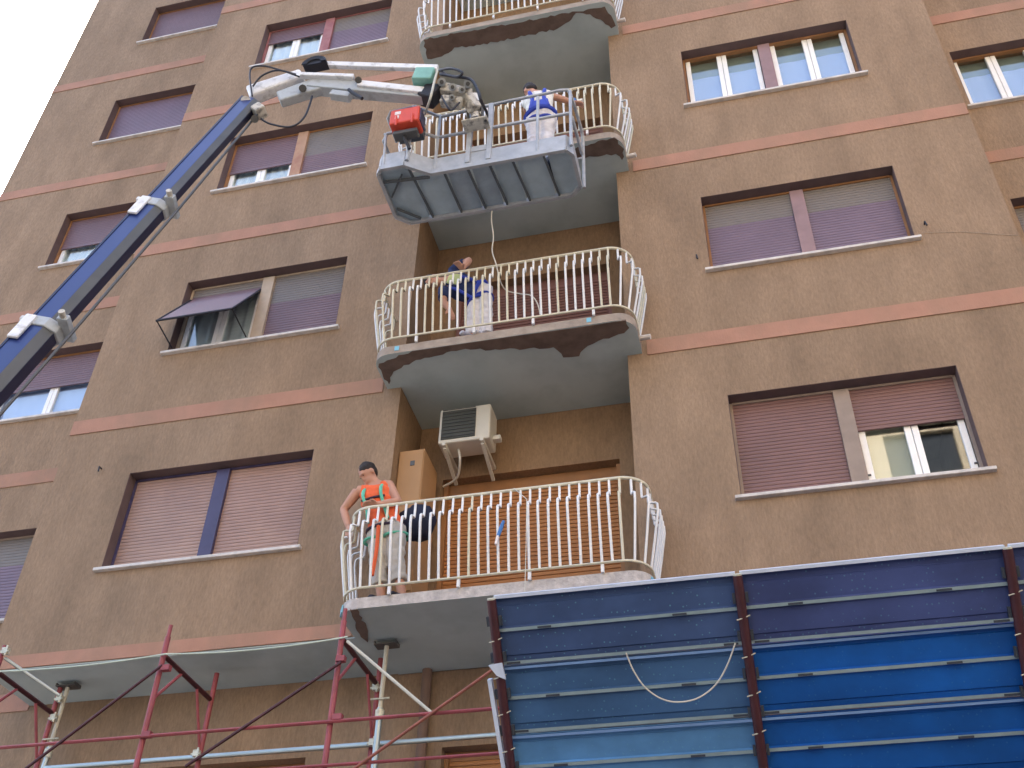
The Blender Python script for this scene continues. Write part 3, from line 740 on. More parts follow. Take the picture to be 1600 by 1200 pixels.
tag(MB().tube(smooth_path([onfan(u, v) for u, v in ((978, 1020), (990, 1048), (1008, 1074), (1034, 1092), (1062, 1097), (1092, 1090), (1118, 1070), (1136, 1040), (1149, 1005))]), .0055, 6).build('rope', 'rope', smooth=True),
    'thin white rope hanging in a loop under the blue debris fan', 'rope')
q = [onfan(u, v, .1) for u, v in ((763, 1040), (784, 1036), (790, 1062), (776, 1056))]
mm = MB(); n3 = NN*.02; mm.face(q).face([a-n3 for a in reversed(q)])
for i in range(4): mm.face([q[i], q[i]-n3, q[(i+1) % 4]-n3, q[(i+1) % 4]])
mm.build('corner_plate', 'flange_pale', FAN)
a, b = onfan(776, 1060, .03), onfan(801, 1215, .03)
MB().beam(a-Vector((.05, 0, 0)), b-Vector((.05, 0, 0)), .03, .05, NN).build('edge_strip', 'flange_pale', FAN)

# ------------------------------------------------------------------ boom lift
LIFT = thing('boom_lift', 'blue telescopic boom lift with white jib and galvanised work basket beside the balconies', 'boom lift', (-6.7, -4.3, 0))
K = at(398, 156, y=-2.1); S_ = at(30, 560, y=-3.1); D = (S_-K).normalized()
BASE = K + D*((2.1-K.z)/D.z); LB = (BASE-K).length
def px(p):
    d = p-C0; w_ = d.dot(FW); return 800+FPX*d.dot(RT)/w_, 600-FPX*d.dot(UP)/w_
def along(u):
    lo, hi = 0, LB
    for _ in range(40):
        mid = (lo+hi)/2
        if px(K+D*mid)[0] > u: lo = mid
        else: hi = mid
    return lo
UB = Vector((-.97, -.2, .3))
prf = [(-.11, .17), (.11, .17), (.125, .15), (.125, -.07), (.065, -.165), (-.065, -.165), (-.125, -.07), (-.125, .15)]
c1, c2 = along(66), along(240)
for i, (t0, t1, kk) in enumerate(((c1-.05, LB, .90), (c2-.05, c1+.3, .78), (.1, c2+.3, .67))):
    a, b = K+D*t0, K+D*t1
    m = MB().prof(b, a, [(p*kk, q*kk) for p, q in prf], UB)
    # grey chamfers imitate the reflected building; underside painted darker as shade
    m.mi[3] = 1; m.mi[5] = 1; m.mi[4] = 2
    sec = m.build('boom_section', ['boom_blue', 'boom_reflect', 'boom_under'], LIFT)
    bv = sec.modifiers.new('bevel', 'BEVEL'); bv.width = .008; bv.segments = 2; bv.limit_method = 'ANGLE'
    sd = (a-b).normalized().cross(UB).normalized(); u2 = sd.cross((a-b).normalized()).normalized()
    for sg in (-1, 1):
        MB().beam(b+sd*sg*.124*kk+u2*.145*kk, a+sd*sg*.124*kk+u2*.145*kk, .016, .022, u2).build('guide_rail', 'boom_under', sec)
    if i < 2:
        k2 = kk*1.16; e0 = a-(a-b).normalized()*.09; e1 = a+(a-b).normalized()*.03
        col = MB().prof(e0, e1, [(p*k2, q*k2) for p, q in prf], UB).build('collar', 'cast_grey', sec, bevel=.012)
        for sg in (-1, 1):
            q0 = e0+sd*sg*.15*kk+u2*.10*kk
            MB().beam(q0-(a-b).normalized()*.22, q0+(a-b).normalized()*.1, .03, .10, u2).build('side_plate', 'cast_white', sec, bevel=.01)
        q0 = e1-u2*.19*k2
        MB().beam(q0-sd*.10, q0+sd*.16, .07, .10, u2).build('clamp', 'cast_grey', sec, bevel=.01)
        MB().tube([q0+sd*.08, q0+sd*.22], .03, 10).build('roller', 'cast_cream', sec, smooth=True)
        MB().beam(e1+u2*.19*k2-sd*.08, e1+u2*.19*k2+sd*.08, .05, .08, u2).build('clamp', 'cast_white', sec, bevel=.01)
# return cable below the boom
sdK = (K-BASE).normalized().cross(UB).normalized(); uK = sdK.cross((K-BASE).normalized()).normalized()
MB().tube([K+D*.3-uK*.20+sdK*.03, K+D*(c2-.1)-uK*.27+sdK*.05, K+D*(c1)-uK*.31+sdK*.07, BASE-uK*.3+sdK*.07], .014, 6).build('hydraulic_line', 'steel_dark', LIFT, smooth=True)
# turret and chassis standing on the road, below the picture
MB().box(BASE.x-.55, BASE.x+.55, BASE.y-.5, BASE.y+.5, 1.1, 2.3).build('turret', 'boom_blue', LIFT, bevel=.05)
MB().box(BASE.x-3.6, BASE.x+1.6, BASE.y-.9, BASE.y+.9, .55, 1.09).build('chassis', 'steel_dark', LIFT, bevel=.04)
for dx in (-2.9, -.6, .9):
    for sg in (-1, 1):
        MB().tube([(BASE.x+dx, BASE.y+sg*.72, .45), (BASE.x+dx, BASE.y+sg*.95, .45)], .45, 20).build('wheel', 'rubber', LIFT, smooth=True)
# jib
def J(u, v, dy=0): return at(u, v, y=lerp(-2.1, -1.85, (u-400)/300)+dy)
jb = MB().beam(J(486, 134), J(668, 151), .15, .19, (0, 0, 1), .13, .17).build('jib', 'cast_grey', LIFT, bevel=.012)
MB().beam(J(470, 118, -.09), J(553, 121, -.09), .07, .06).build('hydraulic_cylinder', 'cast_white', jb, bevel=.01)
MB().beam(J(560, 131, -.075), J(662, 142, -.075), .05, .10).build('cover_plate', 'cast_white', jb, bevel=.01)
MB().beam(J(390, 150), J(474, 120), .17, .23, (0, 0, 1), .15, .18).build('elbow', 'cast_white', jb, bevel=.03)
MB().beam(J(436, 156), J(505, 133), .12, .20, (0, 0, 1), .12, .26).build('elbow_link', 'cast_grey', jb, bevel=.02)
MB().tube([J(473, 138, -.11), J(473, 138, .11)], .045, 12).build('pivot_pin', 'steel_dark', jb, smooth=True)
MB().tube([J(560, 125, -.13), J(560, 125, .12)], .04, 12).build('pivot_pin', 'steel_dark', jb, smooth=True)
MB().tube([J(545, 140, -.10), J(552, 146, -.1), J(566, 154, -.1)], .022, 8).build('hydraulic_line', 'rubber', jb, smooth=True)
MB().beam(J(518, 148, -.02), J(548, 152, -.02), .10, .09).build('bracket', 'cast_grey', jb, bevel=.01)
MB().beam(J(500, 101), J(684, 107), .06, .085).build('upper_link', 'cast_white', LIFT, bevel=.01)
up = J(492, 106)
hg = MB(); hp = [(.155*math.cos(math.pi*k/10)+.01*math.sin(9*k), .125*math.sin(math.pi*k/10)) for k in range(11)]
hg.prof(up+Vector((.02, -.07, -.02)), up+Vector((.02, .05, -.02)), hp); hg.build('hose_guide', 'rubber', LIFT)
for q in range(4): MB().tube([up+Vector((.02+(.10+.017*q)*math.cos(a), -.085, -.02+(.075+.017*q)*math.sin(a))) for a in [math.pi*k/10 for k in range(11)]], .009, 6).build('hose', 'rubber', LIFT, smooth=True)
MB().beam(J(648, 122, -.10), J(678, 122, -.10), .16, .22).build('junction_box', 'green_box', LIFT, bevel=.015)
MB().beam(J(662, 146), J(684, 152), .2, .25).build('joint', 'rubber', LIFT, bevel=.03)
MB().tube([J(384, 158, -.10), J(384, 158, .08)], .06, 12).build('pivot_lug', 'cast_white', LIFT, smooth=True)
MB().beam(J(398, 178, -.05), J(412, 170, -.05), .16, .14).build('pivot_block', 'cast_cream', LIFT, bevel=.02)
MB().tube([J(398, 186, -.14), J(398, 186, .06)], .045, 12).build('pivot_pin', 'steel_dark', LIFT, smooth=True)
# slewing head down to the basket
HB = Vector((-2.27, -1.62, 0))
head = MB()
head.beam(J(684, 140), J(736, 150), .16, .15, (0, 0, 1), .13, .13)
head.beam(J(690, 158), J(722, 162), .12, .12)
head.beam(J(728, 150), at(743, 172, y=-1.74), .14, .13)
hd = head.build('slewing_head', 'cast_cream', LIFT, bevel=.02)
for (u, v, r) in ((690, 128, .05), (707, 136, .045), (722, 140, .04), (706, 152, .035), (731, 131, .05)):
    MB().tube([J(u, v, -.13), J(u, v, -.05)], r, 12).build('bolt_boss', 'cast_grey', hd, smooth=True)
    MB().tube([J(u, v, -.16), J(u, v, -.13)], r*.5, 8).build('bolt', 'steel_dark', hd, smooth=True)
pa, pb = at(742, 150, y=-1.72), at(743, 186, y=-1.66)
MB().tube([pa, pb], .055, 14).build('rotator', 'cast_white', hd, smooth=True)
MB().tube([pa.lerp(pb, .35), pa.lerp(pb, .55)], .075, 14).build('rotator_ring', 'steel_dark', hd, smooth=True)
for dx in (-.085, .085): MB().beam(pa+Vector((dx, 0, -.12)), pb+Vector((dx, .02, -.05)), .02, .09, (0, 1, 0)).build('yoke', 'steel_dark', hd, bevel=.005)
MB().box(pb.x-.15, pb.x+.15, -1.72, -1.55, pb.z-.075, pb.z-.05).build('mounting_plate', 'cast_cream', hd, bevel=.006)
# hoses
def hose(pts, r=.013, mt='rubber', par=None): MB().tube(smooth_path(pts), r, 7).build('hose', mt, par or LIFT, smooth=True)
hose([J(686, 110, -.05), J(705, 107, -.2), J(722, 113, -.25), J(716, 120, -.2), J(700, 118, -.1), J(690, 112, -.06)], .016)
hose([J(688, 116, -.06), J(712, 120, -.16), J(735, 124, -.2), J(746, 140, -.2), J(752, 158, -.16), at(761, 178, y=-1.72), at(758, 190, y=-1.66)], .018)
hose([J(394, 150, -.1), J(391, 110, -.14), J(410, 103, -.14), J(440, 110, -.14), J(462, 116, -.12)], .011)
hose([J(395, 135, -.12), J(410, 118, -.16), J(436, 110, -.18), J(468, 120, -.12)], .011)
hose([J(408, 186, -.05), J(424, 194, -.05), J(455, 198, -.05), J(476, 182, -.05), J(488, 150, -.05)], .012)
hose([J(684, 108, -.12), J(678, 130, -.2), J(672, 155, -.22), at(664, 178, y=-1.78)], .014, 'tube_pale')
hose([J(690, 150, -.12), J(700, 168, -.14), J(706, 172, -.1), J(718, 160, -.1)], .012)

# basket
ZF = 11.27; XA, XB, YN, YF, YBUMP = -3.42, -1.24, -1.52, -.88, -1.70
oln = [(XA+.05, YBUMP), (-3.10, YBUMP), (-2.84, YN), (XB-.06, YN), (XB, YN+.08), (XB, YF-.10), (XB-.12, YF), (XA+.14, YF), (XA, YF-.12), (XA, YBUMP+.06)]
BK = MB(); nn = len(oln)
for i in range(nn):
    a, b = Vector((*oln[i], ZF-.01)), Vector((*oln[(i+1) % nn], ZF-.01)); BK.beam(a, b, .04, .07)
BK = BK.build('basket', 'galv', LIFT, label='galvanised work basket with a worker inside')
ribs = [((640, 265), (677, 337)), ((696, 273), (721, 328)), ((732, 266), (757, 317)), ((765, 256), (790, 308)), ((800, 247), (826, 303)), ((847, 234), (871, 291))]
rx = []
for a, b in ribs:
    pa, pb = at(*a, z=ZF), at(*b, z=ZF); x = (pa.x+pb.x)/2; rx.append(x)
    MB().beam((pa.x, YN+.02 if x > -2.9 else YBUMP+.05, ZF-.017), (pb.x, YF-.02, ZF-.017), .022, .032).build('rib', 'galv_dark', BK)
edges = [XA-.012]+rx+[XB+.012]
for i in range(7):
    a, b = edges[i]+.016, edges[i+1]-.016
    yn = YBUMP+.02 if i == 0 else YN+.02
    yb = YBUMP+.03 if i == 0 else YN+.022
    pts = [(a, yb), (b, yb), (b, YF-.022), (a, YF-.022)]
    if i == 0: pts = [(a, yb+.06), (a+.05, yb), (b-.1, yb), (b, yb+.1), (b, YF-.022), (a+.13, YF-.022), (a, YF-.14)]
    if i == 6: pts = [(a, yb), (b-.06, yb), (b, yb+.08), (b, YF-.12), (b-.11, YF-.022), (a, YF-.022)]
    MB().poly(pts, ZF, ZF+.012).build('floor_panel', 'galv_under2' if i in (2, 3) else 'galv_under', BK)
MB().beam((XA+.03, YBUMP+.17, ZF-.04), (-2.86, YN+.03, ZF-.04), .025, .03).build('rib', 'galv_dark', BK)
MB().beam((XA+.05, -1.30, ZF-.03), (-3.16, -1.58, ZF-.03), .018, .03).build('rib', 'galv_dark', BK)
MB().beam((XA+.05, -1.12, ZF-.03), (-3.14, YF-.04, ZF-.03), .018, .03).build('rib', 'galv_dark', BK)
# toe boards
TB = .20
for (a, b) in ((9, 0), (0, 1), (1, 2), (2, 3), (3, 4), (4, 5)):
    p, q = Vector((*oln[a], ZF+.03+TB/2)), Vector((*oln[b], ZF+.03+TB/2))
    MB().beam(p, q, .012, TB).build('toe_board', 'galv', BK)
ZR = ZF+1.07; ZM = ZF+.62
def post(p, z0, z1, r=.019): MB().tube([(p[0], p[1], z0), (p[0], p[1], z1)], r, 8).build('post', 'galv', BK, smooth=True)
def rail(pts, r=.019): MB().tube(pts, r, 8).build('rail', 'galv', BK, smooth=True)
rail([(-2.40, YN, ZR-.03), (-2.0, YN, ZR), (-1.5, YN, ZR+.01), (-1.36, YN, ZR+.02), (-1.27, YN, ZR), (-1.24, YN+.05, ZR-.05), (-1.225, YN+.2, ZR-.06), (-1.21, YF-.08, ZR-.06), (-1.21, YF-.02, ZR-.12), (-1.21, YF-.02, ZF+.04)])
rail([(-2.19, YN, ZM), (-1.26, YN, ZM), (-1.235, YN+.06, ZM), (-1.22, YF-.05, ZM)])
rail([(-2.80, YN, ZM), (-2.42, YN, ZM)])
rail([(-2.80, YN, ZR-.06), (-2.40, YN, ZR-.03)])
rail([(-2.80, YN, ZM), (-3.08, YBUMP, ZM), (-3.36, YBUMP, ZM), (-3.42, YBUMP+.06, ZM-.04), (-3.42, -1.3, ZM-.04), (-3.42, YF-.1, ZM-.04), (-3.42, YF-.1, ZF+.05)])
rail([(-2.80, YN, ZR-.06), (-3.06, YBUMP, ZR-.02), (-3.36, YBUMP, ZR-.04), (-3.41, YBUMP+.06, ZR-.07), (-3.41, -1.3, ZR-.08)])
rail([(-3.39, YBUMP, ZM), (-3.37, YBUMP, ZM-.02), (-3.34, YBUMP, ZF+.03)], .017)
rail([(-3.07, YBUMP, ZR-.02), (-3.07, YBUMP, ZF+.05)], .022)
for x in (-2.80, -1.62, -1.24): post((x, YN), ZF+.03, ZR-.03)
for x in (-2.415, -2.175): MB().box(x-.028, x+.028, YN-.03, YN+.03, ZF+.03, ZR-.01).build('post', 'galv', BK, bevel=.006)
MB().box(-2.386, -2.204, YN-.014, YN+.014, ZF+.22, ZF+.31).build('gate_plate', 'galv', BK)
rail([(-1.225, YF-.03, ZM-.06), (-1.6, YF-.03, ZM-.06)], .015)
# control console
cb = thing('x', 'x', 'x'); bpy.data.objects.remove(cb)
con = MB().box(-3.25, -2.90, -1.93, -1.72, ZF+.46, ZF+.72).build('control_console', 'red_plastic', BK, bevel=.02, label='red control console with white mark')
MB().box(-3.225, -2.925, -1.715, -1.60, ZF+.50, ZF+.70).build('console_panel', 'steel_dark', con, bevel=.01)
MB().box(-2.90, -2.887, -1.90, -1.74, ZF+.49, ZF+.70).build('console_side', 'mull_navy', con)
MB().box(-3.19, -3.12, -1.934, -1.9305, ZF+.61, ZF+.665).box(-3.18, -3.135, -1.9355, -1.9341, ZF+.53, ZF+.59).build('white_mark', 'label_white', con)
for x in (-3.16, -2.97): MB().tube([(x, -1.94, ZF+.40), (x, -1.945, ZF+.56)], .012, 6).build('console_bracket', 'red_plastic', con)
MB().box(-3.22, -2.93, -1.86, -1.74, ZF+.36, ZF+.42).build('tray', 'steel_dark', con, bevel=.015)
MB().tube([(-3.1, -1.8, ZF+.36), (-3.04, -1.74, ZF+.20)], .02, 8).build('console_leg', 'rubber', con)

# power cable from the basket down over the balcony railing
pts = [(-2.30, -.86, ZF), at(768, 345, y=-.86), at(771, 370, y=-.83), at(769, 392, y=-.80), at(775, 412, y=-.74), at(782, 440, y=-.62), at(792, 454, y=-.5), at(812, 459, y=-.5), at(830, 462, y=-.55), at(840, 475, y=-.6), at(844, 492, y=-.6)]
tag(MB().tube(smooth_path(pts), .0075, 6).build('cable', 'rope', smooth=True), 'pale cable hanging from the lift basket over the balcony railing', 'cable')

# small things on and around the lowest balcony
br = thing('paint_brush', 'paint brush with blue handle tied to the lowest balcony railing', 'brush', at(782, 832, y=-.72))
a, b, c = at(787, 814, y=-.76), at(778, 838, y=-.76), at(775, 851, y=-.76)
MB().tube([a, a.lerp(b, .5), b], [.014, .02, .016], 8).build('handle', 'plastic_blue', br, smooth=True)
MB().beam(b, c, .035, .02).build('bristles', 'label_white', br)
tag(MB().tube([at(803, 763, y=-.70), at(823, 780, y=-.76), at(822, 850, y=-.75), at(820, 925, y=-.66)], .004, 5).build('cord', 'rope'), 'thin white cord tied to the lowest balcony railing', 'cord')
sk = MB(); 
for i in range(9):
    t = i/8
sk = bpy.data.meshes.new('lump'); bm = bmesh.new(); bmesh.ops.create_uvsphere(bm, u_segments=20, v_segments=14, radius=1)
for v in bm.verts:
    n_ = mnoise.noise(v.co*1.7)*.18+mnoise.noise(v.co*4)*.07
    v.co = Vector((v.co.x*.20*(1+n_), v.co.y*.15*(1+n_), v.co.z*.2*(1+n_)))
bm.to_mesh(sk); bm.free(); sk.materials.append(MATS['lump']); shade(sk, 80)
o = bpy.data.objects.new('lump', sk); COL.objects.link(o); o.location = at(652, 818, y=-.2); tag(o, 'dark navy lump behind the lowest balcony railing beside the worker', 'lump')  # unidentified dark form, shaped as a rounded lump
# hooks in the wall, a thin wire, conduit
for (u, v) in ((1445, 353), (1089, 405), (158, 735)):
    p = at(u, v, y=0); t = MB().tube([(p.x, .01, p.z+.02), (p.x, -.05, p.z+.02), (p.x+.01, -.055, p.z-.05)], .009, 6)
    t.build('shutter_hook', 'wire_dark', B)
MB().tube([at(1440, 364, y=-.006), at(1500, 362, y=-.006), at(1592, 368, y=-.006)], .0025, 5).build('wall_wire', 'mull_beige', B)

# ------------------------------------------------------------------ people
def bake(mb_list, name, mt, parent, voxel=.012, smooth_it=4, wr=0):
    m = MB()
    for q in mb_list:
        b = len(m.v); m.v += q.v; m.f += [tuple(i+b for i in f) for f in q.f]; m.mi += [0]*len(q.f)
    o = m.build(name, mt); me0 = o.data
    r = o.modifiers.new('r', 'REMESH'); r.mode = 'VOXEL'; r.voxel_size = voxel
    s = o.modifiers.new('s', 'SMOOTH'); s.iterations = smooth_it; s.factor = .5
    dg = bpy.context.evaluated_depsgraph_get(); me = bpy.data.meshes.new_from_object(o.evaluated_get(dg)); me.name = name
    if wr:
        nr = [v.normal.copy() for v in me.vertices]
        for v, q in zip(me.vertices, nr): v.co += q*(mnoise.noise(Vector((v.co.x*11, v.co.y*11, v.co.z*17)))*wr+mnoise.noise(v.co*32)*wr*.35)
    o.modifiers.clear(); o.data = me; bpy.data.meshes.remove(me0)
    me.polygons.foreach_set('use_smooth', [True]*len(me.polygons))
    if len(me.materials) == 0: me.materials.append(MATS[mt])
    if parent: setpar(o, parent)
    return o
def ring_loft(secs, n=14):
    """secs: (centre, side vector, front vector) - elliptical sections"""
    m = MB()
    for c, a, b in secs:
        for k in range(n):
            t = 2*math.pi*k/n; m.v.append(tuple(Vector(c)+Vector(a)*math.cos(t)+Vector(b)*math.sin(t)))
    for i in range(len(secs)-1):
        for k in range(n):
            k2 = (k+1) % n; m.f.append((i*n+k, i*n+k2, (i+1)*n+k2, (i+1)*n+k)); m.mi.append(0)
    m.f.append(tuple(range(n-1, -1, -1))); m.mi.append(0); m.f.append(tuple((len(secs)-1)*n+k for k in range(n))); m.mi.append(0)
    return m
def limb(a, b, c, r, n=12):
    """joint a, bend b, end c with radii r = (a, mid, b, mid, c)"""
    a, b, c = Vector(a), Vector(b), Vector(c)
    return MB().tube([a, a.lerp(b, .5), b, b.lerp(c, .35), c], r, n)
def ellipsoid(c, ax, ay, az, n=14):
    m = MB(); c = Vector(c); R = 10
    for i in range(1, R):
        ph = math.pi*i/R
        for k in range(n):
            t = 2*math.pi*k/n; m.v.append(tuple(c+ax*(math.sin(ph)*math.cos(t))+ay*(math.sin(ph)*math.sin(t))+az*math.cos(ph)))
    for i in range(R-2):
        for k in range(n):
            k2 = (k+1) % n; m.f.append((i*n+k, i*n+k2, (i+1)*n+k2, (i+1)*n+k)); m.mi.append(0)
    m.f.append(tuple(range(n-1, -1, -1))); m.f.append(tuple((R-2)*n+k for k in range(n))); m.mi += [0, 0]
    return m
def hand(wrist, d, palm_n, curl=.5, side=1):
    d = Vector(d).normalized(); pn = Vector(palm_n); pn = (pn-d*pn.dot(d)).normalized(); s = d.cross(pn)*side; w0 = Vector(wrist)
    out = [ring_loft([(w0-d*.02, s*.027, pn*.02), (w0+d*.03, s*.038, pn*.016), (w0+d*.085, s*.043, pn*.014)], 10)]
    for i, (o, L) in enumerate(((-.032, .066), (-.011, .078), (.011, .082), (.032, .074))):
        p0 = w0+d*.08+s*o; p1 = p0+(d*math.cos(curl*.6)+pn*math.sin(curl*.6))*L*.45; p2 = p1+(d*math.cos(curl*1.6)+pn*math.sin(curl*1.6))*L*.32; p3 = p2+(d*math.cos(curl*2.3)+pn*math.sin(curl*2.3))*L*.25
        out.append(MB().tube([p0, p1, p2, p3], [.0105, .010, .009, .007], 8))
    t0 = w0+d*.02+s*.03; out.append(MB().tube([t0, t0+s*.03+d*.03+pn*.01, t0+s*.035+d*.06+pn*.025], [.013, .012, .009], 8))
    return out
def head_parts(c, up, fwd):
    up = Vector(up).normalized(); fwd = Vector(fwd); fwd = (fwd-up*fwd.dot(up)).normalized(); sd = fwd.cross(up); c = Vector(c)
    sk = [ellipsoid(c+up*.02-fwd*.012, sd*.076, fwd*.094, up*.10), ellipsoid(c-up*.055+fwd*.03, sd*.056, fwd*.060, up*.062)]
    sk.append(ring_loft([(c+up*.012+fwd*.078, sd*.009, up*.010), (c-up*.02+fwd*.098, sd*.014, up*.012), (c-up*.035+fwd*.085, sd*.016, up*.008)], 8))
    sk.append(ring_loft([(c-up*.065+fwd*.083-sd*.024, up*.006, fwd*.006), (c-up*.063+fwd*.092, up*.010, fwd*.006), (c-up*.065+fwd*.083+sd*.024, up*.006, fwd*.006)], 8))
    sk.append(ring_loft([(c+up*.028+fwd*.075-sd*.045, up*.009, fwd*.008), (c+up*.03+fwd*.088, up*.008, fwd*.006), (c+up*.028+fwd*.075+sd*.045, up*.009, fwd*.008)], 8))
    for g_ in (-1, 1): sk.append(ellipsoid(c-up*.005+sd*g_*.078-fwd*.01, sd*.010, fwd*.020, up*.032, 8))
    hair = [ellipsoid(c+up*.048-fwd*.024, sd*.082, fwd*.094, up*.082), ellipsoid(c-up*.0-fwd*.055, sd*.072, fwd*.052, up*.07)]
    eyes = [ellipsoid(c+up*.008+fwd*.078+sd*g_*.032, sd*.009, fwd*.004, up*.004, 8) for g_ in (-1, 1)]
    return sk, hair, eyes

def worker(label, hip, neck, head_c, head_up, head_fwd, shoulders, elbows, hands_, knees, feet, foot_dir, side, front, shirt, trousers, arm_sleeve, trouser_end, shoe, hand_dir, hand_n, extra=None):
    """side: unit vector across the shoulders; front: chest direction"""
    hip, neck = Vector(hip), Vector(neck); side = Vector(side).normalized(); front = Vector(front).normalized()
    P = thing('person', label, 'person', (hip.x, hip.y, min(Vector(f).z for f in feet)-.06))
    ax = (neck-hip); sp = lambda t: hip+ax*t
    tors = [(sp(-.10), side*.125, front*.105), (sp(.05), side*.155, front*.115), (sp(.32), side*.14, front*.10), (sp(.62), side*.165, front*.115), (sp(.82), side*.165, front*.105), (sp(.95), side*.10, front*.075), (sp(1.08), side*.056, front*.056)]
    body = [ring_loft(tors)]
    hs, hair, eyes = head_parts(head_c, head_up, head_fwd)
    hc = Vector(head_c)
    body += hs + [MB().tube([sp(.98), hc-Vector(head_up).normalized()*.05], [.058, .054], 12)]
    sh, el, ha = [[Vector(p) for p in q] for q in (shoulders, elbows, hands_)]
    kn, ft = [[Vector(p) for p in q] for q in (knees, feet)]
    for i in range(2):
        body.append(MB().tube([sp(.86), sh[i]], [.07, .060], 12))
        body.append(limb(sh[i], el[i], ha[i], [.056, .050, .042, .042, .029]))
        body += hand(ha[i], hand_dir[i], hand_n[i], .45, 1 if i else -1)
        hj = hip+side*(-.09 if i == 0 else .09)
        body.append(limb(hj, kn[i], ft[i], [.092, .078, .058, .056, .040]))
    bo = bake(body, 'body', 'skin', P, .0095, 2)
    bake(hair, 'hair', 'hair', P, .008, 2, .008); 
    for e in eyes: e.build('eye', 'hair', P, smooth=True)
    # clothes, a little outside the body
    g1 = .012
    tt = [(c, a*(1+g1/a.length), b*(1+g1/b.length)) for c, a, b in tors[1:6]]
    tt[0] = (sp(.02), side*.172, front*.13); tt[-1] = (sp(.93), side*.118, front*.088)
    cl = [ring_loft(tt)]
    for i in range(2):
        cl.append(MB().tube([sp(.84), sp(.86).lerp(sh[i], .8)], [.082, .070], 12))
        if arm_sleeve > 0:
            t = arm_sleeve; end = sh[i].lerp(el[i], min(1, t)); cl.append(MB().tube([sp(.86).lerp(sh[i], .8), sh[i], sh[i].lerp(end, .5), end], [.07, .072, .068, .066], 12))
            if t > 1: cl.append(MB().tube([el[i], el[i].lerp(ha[i], t-1)], [.058, .05], 12))
    bake(cl, 'shirt', shirt, P, .010, 3, .012)
    tr = [ring_loft([(sp(-.14), side*.13, front*.115), (sp(.0), side*.172, front*.132), (sp(.12), side*.165, front*.125)])]
    for i in range(2):
        hj = hip+side*(-.09 if i == 0 else .09); e = kn[i].lerp(ft[i], trouser_end)
        m_ = MB().tube([hj, hj.lerp(kn[i], .5), kn[i], kn[i].lerp(e, .5), e], [.108, .098, .082, .080, .080], 14)
        for q in range(len(m_.v)):
            v = Vector(m_.v[q]); m_.v[q] = tuple(v+Vector((1, 1, 0))*mnoise.noise(v*9)*.014)
        tr.append(m_)
    bake(tr, 'trousers', trousers, P, .010, 2, .014)
    fd = Vector(foot_dir).normalized(); fs = fd.cross(Vector((0, 0, 1)))
    for i in range(2):
        f = ft[i]; zg_ = f.z-.07
        bake([ring_loft([(f+fd*-.07+Vector((0, 0, -.028)), fs*.032, Vector((0, 0, .040))), (f+Vector((0, 0, -.018)), fs*.042, Vector((0, 0, .05))), (f+fd*.10+Vector((0, 0, -.036)), fs*.046, Vector((0, 0, .032))), (f+fd*.18+Vector((0, 0, -.045)), fs*.034, Vector((0, 0, .022)))], 12)], 'shoe', shoe, P, .010, 1)
    if extra: extra(P, sp, side, front, sh, hip, kn)
    return P
def strap(P, pts, mt, w_=.045, name='harness_strap'):
    MB().tube(smooth_path(pts, 5), w_/2, 6).build(name, mt, P, smooth=True)
def band_ring(P, c, a, b, mt, r=.018, name='belt', n=20):
    MB().tube([Vector(c)+a*math.cos(2*math.pi*k/n)+b*math.sin(2*math.pi*k/n) for k in range(n)], r, 6, closed=True).build(name, mt, P, smooth=True)

# worker on the lowest balcony: turned towards the street, leaning over the end of the railing
def exA(P, sp, side, front, sh, hip, kn):
    for s_ in (-1, 1):
        strap(P, [sp(.12)+side*s_*.10+front*.13, sp(.45)+side*s_*.085+front*.125, sp(.70)+side*s_*.09+front*.135, sp(.90)+side*s_*.085+front*.06, sp(.93)+side*s_*.07-front*.05], 'harness_green', .036)
    band_ring(P, sp(.03), side*.178, front*.138, 'trim_dark', .016)
    strap(P, [sp(.60)+side*-.12+front*.13, sp(.61)+front*.14, sp(.60)+side*.12+front*.13], 'trim_dark', .026)
    for i, s_ in enumerate((-1, 1)):
        c = hip.lerp(kn[i], .28)+side*s_*.07; band_ring(P, c, side*.112, front*.112, 'harness_green', .015, 'leg_strap')
    strap(P, [hip+front*.14+side*.0, hip+front*.16+side*.02-Vector((0, 0, .3)), hip+front*.15-Vector((0, 0, .55))], 'orange_shirt', .04, 'hanging_strap')
yA = -.34
a = lambda u, v, y=yA: at(u, v, y=y)
worker('worker in orange vest and green harness leaning over the end of the lowest railing',
       a(604, 830), a(588, 758, -.40), a(575, 741, -.46), (-.55, -.50, .66), (-.58, -.50, -.75),
       [a(559, 768, -.42), a(607, 757, -.36)], [a(537, 797, -.40), a(622, 784, -.42)], [a(544, 822, -.44), a(590, 788, -.56)],
       [a(591, 878, -.36), a(618, 873, -.36)], [(-3.33, -.34, 6.585), (-3.12, -.36, 6.585)], (-.3, -1, 0),
       (.93, .12, .25), (-.25, -1, -.15), 'orange_shirt', 'khaki', 0, .62, 'shoe', [(.1, -.2, -.9), (-.9, -.3, 0)], [(.6, .6, 0), (0, -.4, -1)], exA)

